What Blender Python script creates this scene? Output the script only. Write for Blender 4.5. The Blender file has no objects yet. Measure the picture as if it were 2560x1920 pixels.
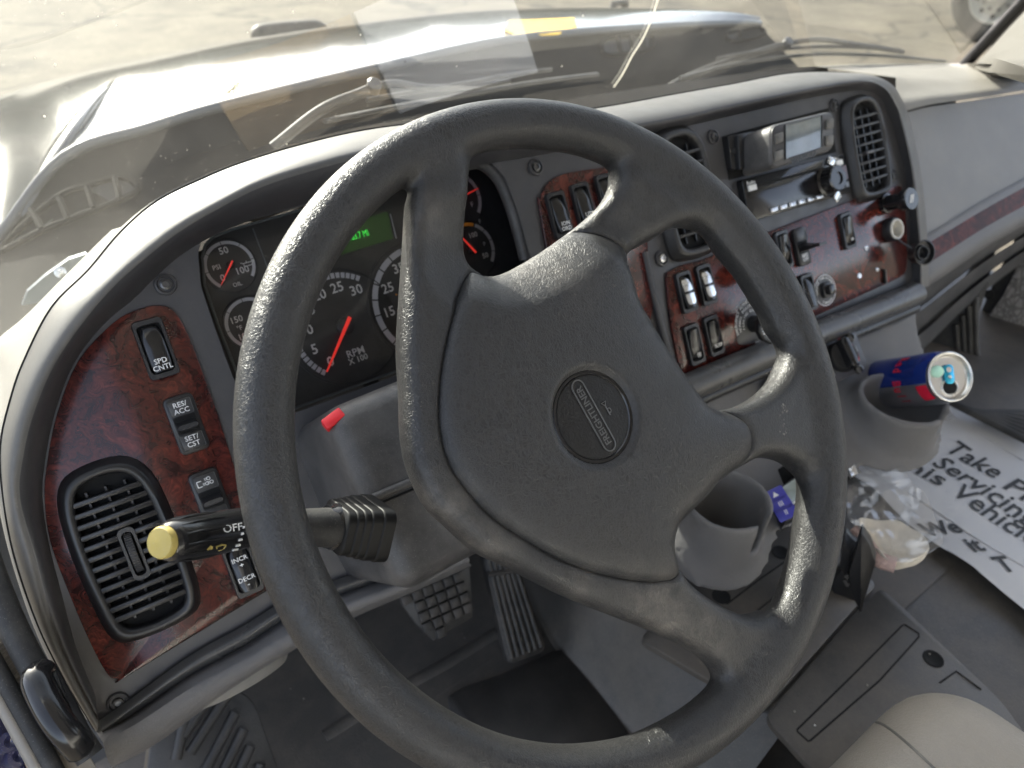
import bpy, bmesh, math, random
import numpy as np
from mathutils import Vector, Matrix
from mathutils.geometry import tessellate_polygon
from mathutils.bvhtree import BVHTree
random.seed(7); np.random.seed(7)
sc = bpy.context.scene
COL = sc.collection
R = math.radians

# ---------------------------------------------------------------- camera (metres; origin = steering wheel centre, x right, y forward, z up)
CAM = np.array([-0.2745, -0.2698, 0.3182])
YAW, PITCH, ROLL, FPX = R(36.9), R(36.83), R(-0.52), 1850.0
def cam_axes():
    f = np.array([math.sin(YAW)*math.cos(PITCH), math.cos(YAW)*math.cos(PITCH), -math.sin(PITCH)])
    r0 = np.array([math.cos(YAW), -math.sin(YAW), 0.0]); u0 = np.cross(r0, f)
    return math.cos(ROLL)*r0-math.sin(ROLL)*u0, math.sin(ROLL)*r0+math.cos(ROLL)*u0, f
CR, CU, CF = cam_axes()
cd = bpy.data.cameras.new('camera'); cam = bpy.data.objects.new('camera', cd); COL.objects.link(cam)
cd.sensor_width = 36.0; cd.lens = FPX/2560*36.0; cd.clip_start = 0.01; cd.clip_end = 3000
cam.matrix_world = Matrix(((CR[0], CU[0], -CF[0], CAM[0]), (CR[1], CU[1], -CF[1], CAM[1]), (CR[2], CU[2], -CF[2], CAM[2]), (0, 0, 0, 1)))
cd.dof.use_dof = True; cd.dof.focus_distance = 0.50; cd.dof.aperture_fstop = 8.0
sc.camera = cam

# ---------------------------------------------------------------- light
SUN_EL, SUN_AZ = R(27), R(-4)        # azimuth from +y (straight ahead) towards +x
w = bpy.data.worlds.new('World'); sc.world = w; w.use_nodes = True
nt = w.node_tree; nt.nodes.clear()
sky = nt.nodes.new('ShaderNodeTexSky'); sky.sky_type = 'NISHITA'; sky.sun_disc = False
sky.sun_elevation = SUN_EL; sky.sun_rotation = SUN_AZ; sky.dust_density = 3.0; sky.air_density = 0.75; sky.ozone_density = 0.6
bg = nt.nodes.new('ShaderNodeBackground'); bg.inputs['Strength'].default_value = 0.15
wo = nt.nodes.new('ShaderNodeOutputWorld')
hs = nt.nodes.new('ShaderNodeHueSaturation'); hs.inputs['Saturation'].default_value = 0.6
nt.links.new(sky.outputs[0], hs.inputs['Color']); nt.links.new(hs.outputs[0], bg.inputs[0]); nt.links.new(bg.outputs[0], wo.inputs[0])
sl = bpy.data.lights.new('sun', 'SUN'); sl.energy = 3.3; sl.angle = R(0.5); sl.color = (1.0, 0.95, 0.86)
so = bpy.data.objects.new('sun', sl); COL.objects.link(so)
SDIR = Vector((math.sin(SUN_AZ)*math.cos(SUN_EL), math.cos(SUN_AZ)*math.cos(SUN_EL), math.sin(SUN_EL)))
so.rotation_euler = (-SDIR).to_track_quat('-Z', 'Y').to_euler(); so.location = (0, 3, 4)
vs = sc.view_settings; vs.view_transform = 'Standard'; vs.look = 'None'; vs.gamma = 1.0; vs.exposure = 2.25
sc.render.engine = 'CYCLES'

# ---------------------------------------------------------------- helpers
def A(*v): return np.array(v, float)
def unit(v): v = np.asarray(v, float); return v/np.linalg.norm(v)
def ray(u, v):                     # direction seen at a point of the 2212 x 1659 view
    k = 2560/2212
    return unit(CF+((u*k-1280)*CR-(v*k-960)*CU)/FPX)
def at(u, v, d): return CAM+ray(u, v)*d
def at_x(u, v, x): r = ray(u, v); return CAM+r*((x-CAM[0])/r[0])
def at_y(u, v, y): r = ray(u, v); return CAM+r*((y-CAM[1])/r[1])
def at_z(u, v, z): r = ray(u, v); return CAM+r*((z-CAM[2])/r[2])
class Fr:                          # a plane frame: o origin, h along, u up, n out of the plane
    def __init__(s, o, h, n): s.o = np.asarray(o, float); s.h = unit(h); s.n = unit(n); s.u = unit(np.cross(s.n, s.h)); s.h = np.cross(s.u, s.n)
    def px(s, u, v, off=0.0): r = ray(u, v); return CAM+r*(((s.o+s.n*off-CAM)@s.n)/(r@s.n))
    def L(s, u, v, off=0.0): p = s.px(u, v, off)-s.o; return A(p@s.h, p@s.u)
    def Ls(s, pts, off=0.0): return [s.L(u, v, off) for u, v in pts]
    def W(s, x, y, z=0.0): return s.o+s.h*x+s.u*y+s.n*z
    def sub(s, x, y, z=0.0, rot=0.0): return Fr(s.W(x, y, z), s.h*math.cos(rot)+s.u*math.sin(rot), s.n)
def plane(psi, a, c):
    h = A(math.cos(psi), math.sin(psi), 0); nh = A(math.sin(psi), -math.cos(psi), 0)
    n = nh*math.cos(a)+A(0, 0, math.sin(a)); return Fr(n*c, h, n)

def mesh_obj(name, verts, faces, mat, parent=None, smooth=40, kind=None):
    root = parent
    while root is not None and root.parent is not None: root = root.parent
    verts = np.asarray(verts, float)
    if root is not None: org = np.array(root.location)
    else: org = A((verts[:, 0].min()+verts[:, 0].max())/2, (verts[:, 1].min()+verts[:, 1].max())/2, verts[:, 2].min())
    me = bpy.data.meshes.new(name); me.from_pydata((verts-org).tolist(), [], [tuple(int(i) for i in f) for f in faces]); me.update()
    if smooth:
        me.shade_smooth() if hasattr(me, 'shade_smooth') else None
        if smooth < 180: me.set_sharp_from_angle(angle=R(smooth))
    o = bpy.data.objects.new(name, me); COL.objects.link(o)
    if root is None: o.location = org
    else: o.parent = parent
    if mat: me.materials.append(mat)
    if kind: o['kind'] = kind
    return o
def thing(name, label, cat, loc, group=None):
    o = bpy.data.objects.new(name, None); COL.objects.link(o); o.location = [float(x) for x in loc]
    o.empty_display_size = .02; o['label'] = label; o['category'] = cat
    if group: o['group'] = group
    return o
def tag(o, label, cat, group=None):
    o['label'] = label; o['category'] = cat
    if group: o['group'] = group
    return o
def structure(o): o['kind'] = 'structure'; return o

def ccw(p):
    a = sum(p[i][0]*p[(i+1) % len(p)][1]-p[(i+1) % len(p)][0]*p[i][1] for i in range(len(p)))
    return list(p) if a > 0 else list(p)[::-1]
def inset(p, d):
    n = len(p); out = []
    for i in range(n):
        a, b, c = A(*p[i-1]), A(*p[i]), A(*p[(i+1) % n])
        e1, e2 = b-a, c-b
        l1, l2 = np.linalg.norm(e1)+1e-12, np.linalg.norm(e2)+1e-12
        n1 = A(-e1[1], e1[0])/l1; n2 = A(-e2[1], e2[0])/l2
        m = n1+n2; k = m@m
        m = m*(2/max(k, .8))/2*1.0 if k > 1e-6 else n1
        out.append(b+m*d)
    return out
def rrect(x0, y0, x1, y1, r, seg=5):
    pts = []
    for cx, cy, a0 in ((x1-r, y1-r, 0), (x0+r, y1-r, 90), (x0+r, y0+r, 180), (x1-r, y0+r, 270)):
        for k in range(seg+1):
            a = R(a0+90*k/seg); pts.append(A(cx+r*math.cos(a), cy+r*math.sin(a)))
    return pts
def circle(cx, cy, r, n=32, ry=None, a0=0, a1=360, close=True):
    ry = ry or r; m = n if close else n+1
    return [A(cx+r*math.cos(R(a0+(a1-a0)*k/n)), cy+ry*math.sin(R(a0+(a1-a0)*k/n))) for k in range(m)]
def cr(pts, n=6, closed=False):      # Catmull-Rom through points of any dimension
    P = [np.asarray(p, float) for p in pts]; m = len(P); out = []
    rng = range(m) if closed else range(m-1)
    for i in rng:
        if closed: a, b, c, d = P[i-1], P[i], P[(i+1) % m], P[(i+2) % m]
        else: b, c = P[i], P[i+1]; a = P[i-1] if i else 2*b-c; d = P[i+2] if i+2 < m else 2*c-b
        for k in range(n):
            t = k/n; out.append(.5*((2*b)+(c-a)*t+(2*a-5*b+4*c-d)*t*t+(3*b-a-3*c+d)*t**3))
    if not closed: out.append(P[-1])
    return out

class MB:
    def __init__(s): s.v = []; s.f = []
    def add(s, v, f):
        o = len(s.v); s.v += [np.asarray(p, float) for p in v]; s.f += [tuple(i+o for i in q) for q in f]; return s
    def prism(s, fr, out, z0, z1, bev=0.0, seg=2, bottom=True):
        out = ccw(out); n = len(out); rings = [(0, z0), (0, z1-bev)]
        for k in range(1, seg+1):
            if bev: a = R(90*k/seg); rings.append((bev*(1-math.cos(a)), z1-bev+bev*math.sin(a)))
        v = []
        for d, z in rings:
            q = inset(out, d) if d else out
            v += [fr.W(p[0], p[1], z) for p in q]
        f = []
        for j in range(len(rings)-1):
            for i in range(n): f.append((j*n+i, j*n+(i+1) % n, (j+1)*n+(i+1) % n, (j+1)*n+i))
        f.append(tuple(range((len(rings)-1)*n, len(rings)*n)))
        if bottom: f.append(tuple(range(n-1, -1, -1)))
        return s.add(v, f)
    def sheet(s, fr, out, z, holes=()):
        loops = [ccw(out)]+[ccw(h)[::-1] for h in holes]
        tri = tessellate_polygon([[Vector((p[0], p[1], 0)) for p in l] for l in loops])
        fl = [p for l in loops for p in l]; f = []
        for t in tri:
            a, b, c = (fl[i] for i in t)
            if (b[0]-a[0])*(c[1]-a[1])-(b[1]-a[1])*(c[0]-a[0]) < 0: t = t[::-1]
            f.append(tuple(t))
        return s.add([fr.W(p[0], p[1], z) for p in fl], f)
    def ring(s, fr, outer, inner, z0, z1, bev=0.0):
        n = len(outer)
        L = [(outer, 0, z0), (outer, 0, z1-bev), (outer, bev, z1), (inner, -bev, z1), (inner, 0, z1-bev), (inner, 0, z0)]
        v = []
        for q, d, z in L:
            v += [fr.W(p[0], p[1], z) for p in (inset(q, d) if d else q)]
        return s.add(v, [(j*n+i, j*n+(i+1) % n, ((j+1) % 6)*n+(i+1) % n, ((j+1) % 6)*n+i) for j in range(6) for i in range(n)])
    def tube(s, path, rad, seg=12, caps=True, up=None, flat=1.0):
        P = [np.asarray(p, float) for p in path]; n = len(P)
        rr = rad if hasattr(rad, '__len__') else [rad]*n
        T = [unit(P[min(i+1, n-1)]-P[max(i-1, 0)]) for i in range(n)]
        a = A(0, 0, 1) if up is None else np.asarray(up, float)
        if abs(T[0]@unit(a)) > .95: a = A(1, 0, 0)
        v = []
        e = unit(a-T[0]*(a@T[0]))
        for i in range(n):
            e = unit(e-T[i]*(e@T[i])); b = np.cross(T[i], e)
            for k in range(seg):
                t = 2*math.pi*k/seg; v.append(P[i]+rr[i]*(e*math.cos(t)*flat+b*math.sin(t)))
        f = [(i*seg+k, i*seg+(k+1) % seg, (i+1)*seg+(k+1) % seg, (i+1)*seg+k) for i in range(n-1) for k in range(seg)]
        if caps: f += [tuple(range(seg-1, -1, -1)), tuple(range((n-1)*seg, n*seg))]
        return s.add(v, f)
    def lathe(s, fr, prof, n=32, cx=0, cy=0, caps=True):     # profile (r, z) about the frame normal
        v = []; f = []; m = len(prof)
        for r, z in prof:
            for k in range(n): t = 2*math.pi*k/n; v.append(fr.W(cx+r*math.cos(t), cy+r*math.sin(t), z))
        for j in range(m-1):
            for k in range(n): f.append((j*n+k, j*n+(k+1) % n, (j+1)*n+(k+1) % n, (j+1)*n+k))
        if caps and prof[-1][0] > 1e-6: f.append(tuple(range((m-1)*n, m*n)))
        if caps and prof[0][0] > 1e-6: f.append(tuple(range(n-1, -1, -1)))
        return s.add(v, f)
    def loft(s, rows, closed=False):
        n = len(rows[0]); v = [p for r in rows for p in r]; f = []
        for j in range(len(rows)-1):
            for i in range(n if closed else n-1):
                k = (i+1) % n; f.append((j*n+i, j*n+k, (j+1)*n+k, (j+1)*n+i))
        return s.add(v, f)
    def box(s, fr, x0, y0, z0, x1, y1, z1, bev=0.0):
        return s.prism(fr, [A(x0, y0), A(x1, y0), A(x1, y1), A(x0, y1)], z0, z1, bev, 2)
    def build(s, name, mat, parent=None, smooth=40, kind=None): return mesh_obj(name, s.v, s.f, mat, parent, smooth, kind)

def text(fr, x, y, z, body, size, mat, parent, rot=0.0, bold=0.0, name='lettering', sx=1.0, ax='CENTER', sy=1.0, shear=0.0):
    cu = bpy.data.curves.new('t', 'FONT'); cu.body = body; cu.size = 1.0; cu.align_x = ax; cu.align_y = 'CENTER'; cu.offset = bold
    cu.resolution_u = 2; cu.space_line = .8; cu.shear = shear
    o = bpy.data.objects.new('t', cu); me = bpy.data.meshes.new_from_object(o)
    v = [(q.co.x*size*sx, q.co.y*size*sy) for q in me.vertices]; f = [tuple(p.vertices) for p in me.polygons]
    bpy.data.objects.remove(o); bpy.data.curves.remove(cu); bpy.data.meshes.remove(me)
    c, s_ = math.cos(rot), math.sin(rot)
    V = [fr.W(x+a*c-b*s_, y+a*s_+b*c, z) for a, b in v]
    return mesh_obj(name, V, f, mat, parent, 0)

def surface_nets(Fv, o, h):
    ins = Fv < 0; nx, ny, nz = Fv.shape
    c8 = [(i, j, k) for i in (0, 1) for j in (0, 1) for k in (0, 1)]
    sl_ = lambda a, i, j, k: a[i:nx-1+i, j:ny-1+j, k:nz-1+k]
    cnt = sum(sl_(ins, *c).astype(np.int8) for c in c8)
    mixed = (cnt > 0) & (cnt < 8)
    I = np.argwhere(mixed); acc = np.zeros((len(I), 3)); num = np.zeros(len(I))
    for c in c8:
        for ax in range(3):
            if c[ax]: continue
            d = list(c); d[ax] = 1
            fa = Fv[I[:, 0]+c[0], I[:, 1]+c[1], I[:, 2]+c[2]]; fb = Fv[I[:, 0]+d[0], I[:, 1]+d[1], I[:, 2]+d[2]]
            m = (fa < 0) != (fb < 0)
            t = np.where(m, fa/(fa-fb+1e-20), 0)
            p = np.tile(np.array(c, float), (len(I), 1)); p[:, ax] = t
            acc += p*m[:, None]; num += m
    V = (I+acc/num[:, None])*h+np.asarray(o)
    idx = -np.ones(mixed.shape, int); idx[mixed] = np.arange(len(I))
    faces = []
    for ax in range(3):
        b, c = [(1, 2), (2, 0), (0, 1)][ax]
        s0 = [slice(None)]*3; s1 = [slice(None)]*3; s0[ax] = slice(0, -1); s1[ax] = slice(1, None)
        ch = ins[tuple(s0)] != ins[tuple(s1)]
        E = np.argwhere(ch); E = E[(E[:, b] > 0) & (E[:, c] > 0) & (E[:, b] < Fv.shape[b]-1) & (E[:, c] < Fv.shape[c]-1)]
        def cell(db, dc): q = E.copy(); q[:, b] -= db; q[:, c] -= dc; return idx[q[:, 0], q[:, 1], q[:, 2]]
        q = np.stack([cell(1, 1), cell(0, 1), cell(0, 0), cell(1, 0)], 1)
        inside_first = ins[E[:, 0], E[:, 1], E[:, 2]]
        q[~inside_first] = q[~inside_first][:, ::-1]
        faces.append(q)
    return V, np.concatenate(faces)
def sd_poly(pts, X, Y):               # signed distance to a polygon, negative inside
    d = np.full(X.shape, 1e9); s_ = np.ones(X.shape); n = len(pts)
    for i in range(n):
        ax, ay = pts[i]; bx, by = pts[i-1]
        ex, ey = bx-ax, by-ay; wx, wy = X-ax, Y-ay
        t = np.clip((wx*ex+wy*ey)/(ex*ex+ey*ey+1e-15), 0, 1)
        d = np.minimum(d, (wx-ex*t)**2+(wy-ey*t)**2)
        c1 = Y >= ay; c2 = Y < by; c3 = ex*wy > ey*wx
        s_ = np.where((c1 & c2 & c3) | (~c1 & ~c2 & ~c3), -s_, s_)
    return s_*np.sqrt(d)
def smin(a, b, k): hh = np.clip(.5+.5*(b-a)/k, 0, 1); return b*(1-hh)+a*hh-k*hh*(1-hh)
def smax(a, b, k): return -smin(-a, -b, k)
def grid(lo, hi, h):
    ax = [np.arange(lo[i], hi[i]+h, h) for i in range(3)]
    return np.meshgrid(*ax, indexing='ij')
def fr_verts(fr, V): return fr.o+V[:, :1]*fr.h+V[:, 1:2]*fr.u+V[:, 2:]*fr.n
def relax(V, Q, it=2, k=.5):
    V = V.copy(); n = len(V)
    for _ in range(it):
        acc = np.zeros_like(V); cnt = np.zeros(n)
        for i in range(4):
            a, b = Q[:, i], Q[:, (i+1) % 4]
            np.add.at(acc, a, V[b]); np.add.at(cnt, a, 1); np.add.at(acc, b, V[a]); np.add.at(cnt, b, 1)
        V += k*(acc/np.maximum(cnt, 1)[:, None]-V)
    return V

# ---------------------------------------------------------------- materials
MATS = {}
def new_mat(name):
    m = bpy.data.materials.new(name); m.use_nodes = True; n = m.node_tree.nodes; n.clear()
    out = n.new('ShaderNodeOutputMaterial'); b = n.new('ShaderNodeBsdfPrincipled'); m.node_tree.links.new(b.outputs[0], out.inputs[0])
    MATS[name] = m
    return m, n, m.node_tree.links, b, out
def mat(name, col, rough=.5, metal=0.0, spec=.5, grain=0.0, gscale=600, var=0.0, vscale=8, dust=0.0, kind='noise', coat=0.0, emis=None, rvar=0.0, dustcol=(.42, .39, .34), dscale=14, gdist=.0006, crease=None):
    m, n, l, b, out = new_mat(name)
    b.inputs['Base Color'].default_value = (*col, 1); b.inputs['Roughness'].default_value = rough
    b.inputs['Metallic'].default_value = metal; b.inputs['Specular IOR Level'].default_value = spec
    if coat: b.inputs['Coat Weight'].default_value = coat; b.inputs['Coat Roughness'].default_value = .08
    if emis: b.inputs['Emission Color'].default_value = (*emis[:3], 1); b.inputs['Emission Strength'].default_value = emis[3]
    tc = n.new('ShaderNodeTexCoord')
    src = None
    if var:
        nz = n.new('ShaderNodeTexNoise'); nz.inputs['Scale'].default_value = vscale; nz.inputs['Detail'].default_value = 6; nz.inputs['Roughness'].default_value = .65
        l.new(tc.outputs['Object'], nz.inputs['Vector'])
        mx = n.new('ShaderNodeMix'); mx.data_type = 'RGBA'; mx.blend_type = 'MIX'
        mx.inputs[6].default_value = (*[c*(1-var) for c in col], 1); mx.inputs[7].default_value = (*[min(1, c*(1+var)) for c in col], 1)
        l.new(nz.outputs['Fac'], mx.inputs[0]); src = mx.outputs[2]; l.new(src, b.inputs['Base Color'])
    if rvar:
        n2 = n.new('ShaderNodeTexNoise'); n2.inputs['Scale'].default_value = vscale*1.7; n2.inputs['Detail'].default_value = 8
        l.new(tc.outputs['Object'], n2.inputs['Vector'])
        mr = n.new('ShaderNodeMapRange'); mr.inputs[1].default_value = .3; mr.inputs[2].default_value = .7; mr.inputs[3].default_value = max(.02, rough-rvar); mr.inputs[4].default_value = min(1, rough+rvar)
        l.new(n2.outputs['Fac'], mr.inputs[0]); l.new(mr.outputs[0], b.inputs['Roughness'])
    if dust:
        n3 = n.new('ShaderNodeTexNoise'); n3.inputs['Scale'].default_value = dscale; n3.inputs['Detail'].default_value = 10; n3.inputs['Roughness'].default_value = .75
        l.new(tc.outputs['Object'], n3.inputs['Vector'])
        n4 = n.new('ShaderNodeTexNoise'); n4.inputs['Scale'].default_value = 900; n4.inputs['Detail'].default_value = 2
        l.new(tc.outputs['Object'], n4.inputs['Vector'])
        mr = n.new('ShaderNodeMapRange'); mr.inputs[1].default_value = .44; mr.inputs[2].default_value = .72; mr.inputs[4].default_value = dust
        l.new(n3.outputs['Fac'], mr.inputs[0])
        sp = n.new('ShaderNodeMapRange'); sp.inputs[1].default_value = .64; sp.inputs[2].default_value = .70; sp.inputs[4].default_value = min(1, dust*1.3)
        l.new(n4.outputs['Fac'], sp.inputs[0])
        ad = n.new('ShaderNodeMath'); ad.operation = 'MAXIMUM'; l.new(mr.outputs[0], ad.inputs[0]); l.new(sp.outputs[0], ad.inputs[1])
        mx = n.new('ShaderNodeMix'); mx.data_type = 'RGBA'; mx.inputs[6].default_value = (*col, 1); mx.inputs[7].default_value = (*dustcol, 1)
        if src: l.new(src, mx.inputs[6])
        l.new(ad.outputs[0], mx.inputs[0]); l.new(mx.outputs[2], b.inputs['Base Color'])
    if grain:
        bp = n.new('ShaderNodeBump'); bp.inputs['Strength'].default_value = grain; bp.inputs['Distance'].default_value = gdist
        if kind == 'leather':
            dn = n.new('ShaderNodeTexNoise'); dn.inputs['Scale'].default_value = gscale*.25; dn.inputs['Detail'].default_value = 3
            l.new(tc.outputs['Object'], dn.inputs['Vector'])
            va = n.new('ShaderNodeVectorMath'); va.operation = 'MULTIPLY_ADD'; va.inputs[1].default_value = (.008, .008, .008)
            mp_ = n.new('ShaderNodeMapping'); mp_.inputs['Scale'].default_value = (1.0, .8, .55); mp_.inputs['Rotation'].default_value = (.4, .3, .6); l.new(tc.outputs['Object'], mp_.inputs['Vector'])
            l.new(dn.outputs['Color'], va.inputs[0]); l.new(mp_.outputs[0], va.inputs[2])
            vo = n.new('ShaderNodeTexVoronoi'); vo.feature = 'DISTANCE_TO_EDGE'; vo.inputs['Scale'].default_value = gscale; vo.inputs['Randomness'].default_value = 1
            l.new(va.outputs[0], vo.inputs['Vector'])
            v2 = n.new('ShaderNodeTexVoronoi'); v2.feature = 'DISTANCE_TO_EDGE'; v2.inputs['Scale'].default_value = gscale*.45
            l.new(va.outputs[0], v2.inputs['Vector'])
            r1 = n.new('ShaderNodeMapRange'); r1.inputs[2].default_value = .14; l.new(vo.outputs['Distance'], r1.inputs[0])
            r2 = n.new('ShaderNodeMapRange'); r2.inputs[2].default_value = .05; l.new(v2.outputs['Distance'], r2.inputs[0])
            mm = n.new('ShaderNodeMath'); mm.operation = 'MULTIPLY'; l.new(r1.outputs[0], mm.inputs[0]); l.new(r2.outputs[0], mm.inputs[1])
            l.new(mm.outputs[0], bp.inputs['Height'])
            if crease:
                cm_ = n.new('ShaderNodeMix'); cm_.data_type = 'RGBA'; cm_.inputs[6].default_value = (*crease, 1); l.new(mm.outputs[0], cm_.inputs[0])
                if b.inputs['Base Color'].is_linked: l.new(b.inputs['Base Color'].links[0].from_socket, cm_.inputs[7])
                else: cm_.inputs[7].default_value = (*col, 1)
                l.new(cm_.outputs[2], b.inputs['Base Color'])
        else:
            gz = n.new('ShaderNodeTexNoise'); gz.inputs['Scale'].default_value = gscale; gz.inputs['Detail'].default_value = 3
            l.new(tc.outputs['Object'], gz.inputs['Vector']); l.new(gz.outputs['Fac'], bp.inputs['Height'])
        l.new(bp.outputs[0], b.inputs['Normal'])
    return m
M_vinyl = mat('black_vinyl', (.0235, .0235, .024), .40, spec=.5, grain=.6, gdist=.00021, gscale=520, kind='leather', var=.15, vscale=14, rvar=.09, crease=(.030, .030, .030))  # paler crease colour paints in the light the wrinkles catch
M_worn = mat('worn_vinyl', (.085, .082, .076), .48, grain=.15, gscale=420, kind='leather', var=.5, vscale=40, dust=.25)
M_bezel = mat('charcoal_plastic', (.050, .049, .052), .42, grain=.3, gscale=1400, var=.12, vscale=30, rvar=.07, dust=.10, dustcol=(.16, .15, .135))
M_brow = mat('grey_brow_plastic', (.100, .096, .090), .5, grain=.35, gscale=1400, var=.10, vscale=18, rvar=.06, dust=.15, dustcol=(.26, .24, .21))
M_taupe = mat('taupe_plastic', (.155, .150, .149), .5, grain=.6, gscale=800, kind='leather', var=.12, vscale=20, dust=.12, dustcol=(.26, .24, .22))
M_pad = mat('dash_pad', (.24, .225, .20), .6, grain=.6, gscale=900, kind='leather', var=.1, vscale=12, dust=.15)
M_shroud = mat('shroud_plastic', (.052, .050, .049), .42, grain=.5, gscale=1100, var=.2, vscale=25, dust=.30, dustcol=(.26, .245, .23), dscale=16)
M_black = mat('black_plastic', (.016, .016, .017), .35, grain=.15, gscale=1500, rvar=.08)
M_gloss = mat('gloss_black', (.012, .012, .013), .16, spec=.6, rvar=.05)
M_hole = mat('dark_cavity', (.004, .004, .004), .9)
M_rubber = mat('black_rubber', (.018, .018, .018), .6, grain=.2, gscale=700, dust=.12)
M_white = mat('white_print', (.75, .75, .74), .5)
M_greyprint = mat('grey_print', (.55, .55, .58), .5)
M_orange = mat('orange_print', (.8, .30, .03), .5)
M_red = mat('needle_red', (.75, .05, .035), .45, emis=(.8, .04, .03, .12))
M_dial = mat('dial_black', (.042, .042, .043), .4, grain=.3, gscale=60, var=.6, vscale=50, dust=.12, dustcol=(.07, .07, .065), dscale=40)
M_chrome = mat('satin_metal', (.62, .62, .63), .28, metal=1.0, rvar=.08, vscale=60)
M_alu = mat('aluminium', (.80, .79, .76), .25, metal=1.0, rvar=.06)
M_screw = mat('screw_steel', (.12, .12, .12), .35, metal=.8)
M_yellow = mat('yellow_plastic', (.42, .33, .085), .5, var=.12, vscale=60, dust=.3, dustcol=(.4, .36, .25))
M_redplastic = mat('red_plastic', (.70, .02, .03), .4)
M_silver = mat('silver_rocker', (.75, .77, .78), .22, metal=.85, rvar=.1, vscale=80)
M_floor = mat('floor_rubber', (.060, .057, .053), .48, grain=.6, gscale=400, var=.35, vscale=6, rvar=.12, dust=.8, dustcol=(.15, .128, .105), dscale=5)
M_mat = mat('heel_mat', (.034, .033, .032), .5, grain=.4, gscale=500, var=.4, vscale=12, rvar=.1, dust=.45, dustcol=(.085, .075, .065), dscale=12)
M_tread = mat('pedal_rubber', (.022, .022, .022), .5, grain=.3, gscale=400, dust=.6, dustcol=(.13, .11, .095), dscale=30)
M_seat = mat('seat_vinyl', (.25, .228, .195), .42, grain=.5, gscale=300, gdist=.0004, kind='leather', var=.10, vscale=10, rvar=.06)
M_paper = mat('white_paper', (.50, .50, .505), .6, grain=.3, gscale=60, var=.06, vscale=6)
M_ink = mat('black_ink', (.02, .02, .02), .6)
M_carpet = mat('door_panel_vinyl', (.28, .27, .265), .55, grain=1.0, gdist=.0012, gscale=110, kind='leather', var=.25, vscale=40, crease=(.12, .116, .11))
M_sill = mat('sill_plate', (.24, .22, .19), .45, metal=.2, var=.15, vscale=30, dust=.2)
M_blue = mat('blue_body_paint', (.012, .014, .055), .2, spec=.6, coat=.6, dust=.15)
M_bluebtn = mat('blue_button', (.05, .05, .35), .4)
M_lcd = mat('grey_lcd', (.26, .30, .275), .15, spec=.6)
M_ground_hdr = None
M_lettergrey = mat('moulded_letters', (.10, .10, .10), .35)

def burl(name='burl_wood', rough=.22, coat=.25, spec=.5):
    m, n, l, b, out = new_mat(name)
    tc = n.new('ShaderNodeTexCoord')
    d = n.new('ShaderNodeTexNoise'); d.inputs['Scale'].default_value = 18; d.inputs['Detail'].default_value = 4; l.new(tc.outputs['Object'], d.inputs['Vector'])
    va = n.new('ShaderNodeVectorMath'); va.operation = 'MULTIPLY_ADD'; va.inputs[1].default_value = (.12, .12, .12); l.new(d.outputs['Color'], va.inputs[0]); l.new(tc.outputs['Object'], va.inputs[2])
    a = n.new('ShaderNodeTexNoise'); a.inputs['Scale'].default_value = 38; a.inputs['Detail'].default_value = 9; a.inputs['Roughness'].default_value = .62; a.inputs['Distortion'].default_value = 1.4
    l.new(va.outputs[0], a.inputs['Vector'])
    r = n.new('ShaderNodeValToRGB'); e = r.color_ramp.elements
    e[0].position = .30; e[0].color = (.014, .004, .004, 1); e[1].position = .72; e[1].color = (.175, .034, .022, 1)
    k = e.new(.46); k.color = (.046, .0095, .008, 1); k = e.new(.58); k.color = (.092, .017, .012, 1)
    l.new(a.outputs['Fac'], r.inputs[0])
    f = n.new('ShaderNodeTexVoronoi'); f.feature = 'SMOOTH_F1'; f.inputs['Scale'].default_value = 60; l.new(va.outputs[0], f.inputs['Vector'])
    w_ = n.new('ShaderNodeMath'); w_.operation = 'SINE'; mu = n.new('ShaderNodeMath'); mu.operation = 'MULTIPLY'; mu.inputs[1].default_value = 55
    l.new(f.outputs['Distance'], mu.inputs[0]); l.new(mu.outputs[0], w_.inputs[0])
    mr = n.new('ShaderNodeMapRange'); mr.inputs[1].default_value = -1; mr.inputs[3].default_value = .72; mr.inputs[4].default_value = 1.18; l.new(w_.outputs[0], mr.inputs[0])
    mx = n.new('ShaderNodeMix'); mx.data_type = 'RGBA'; mx.blend_type = 'MULTIPLY'; mx.inputs[0].default_value = 1
    l.new(r.outputs[0], mx.inputs[6]); l.new(mr.outputs[0], mx.inputs[7]); l.new(mx.outputs[2], b.inputs['Base Color'])
    b.inputs['Roughness'].default_value = rough; b.inputs['Coat Weight'].default_value = coat; b.inputs['Specular IOR Level'].default_value = spec; b.inputs['Coat Roughness'].default_value = .1
    return m
M_burl = burl(); M_burl2 = burl('burl_strip_wood', .45, 0.0, .2)

def lens():
    m, n, l, b, out = new_mat('clear_lens'); n.remove(b)
    t = n.new('ShaderNodeBsdfTransparent'); t.inputs[0].default_value = (.96, .96, .96, 1)
    g = n.new('ShaderNodeBsdfGlossy'); g.inputs['Roughness'].default_value = .06
    f = n.new('ShaderNodeFresnel'); f.inputs[0].default_value = 1.4
    s = n.new('ShaderNodeMixShader'); l.new(f.outputs[0], s.inputs[0]); l.new(t.outputs[0], s.inputs[1]); l.new(g.outputs[0], s.inputs[2]); l.new(s.outputs[0], out.inputs[0])
    return m
M_lens = lens()

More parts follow.
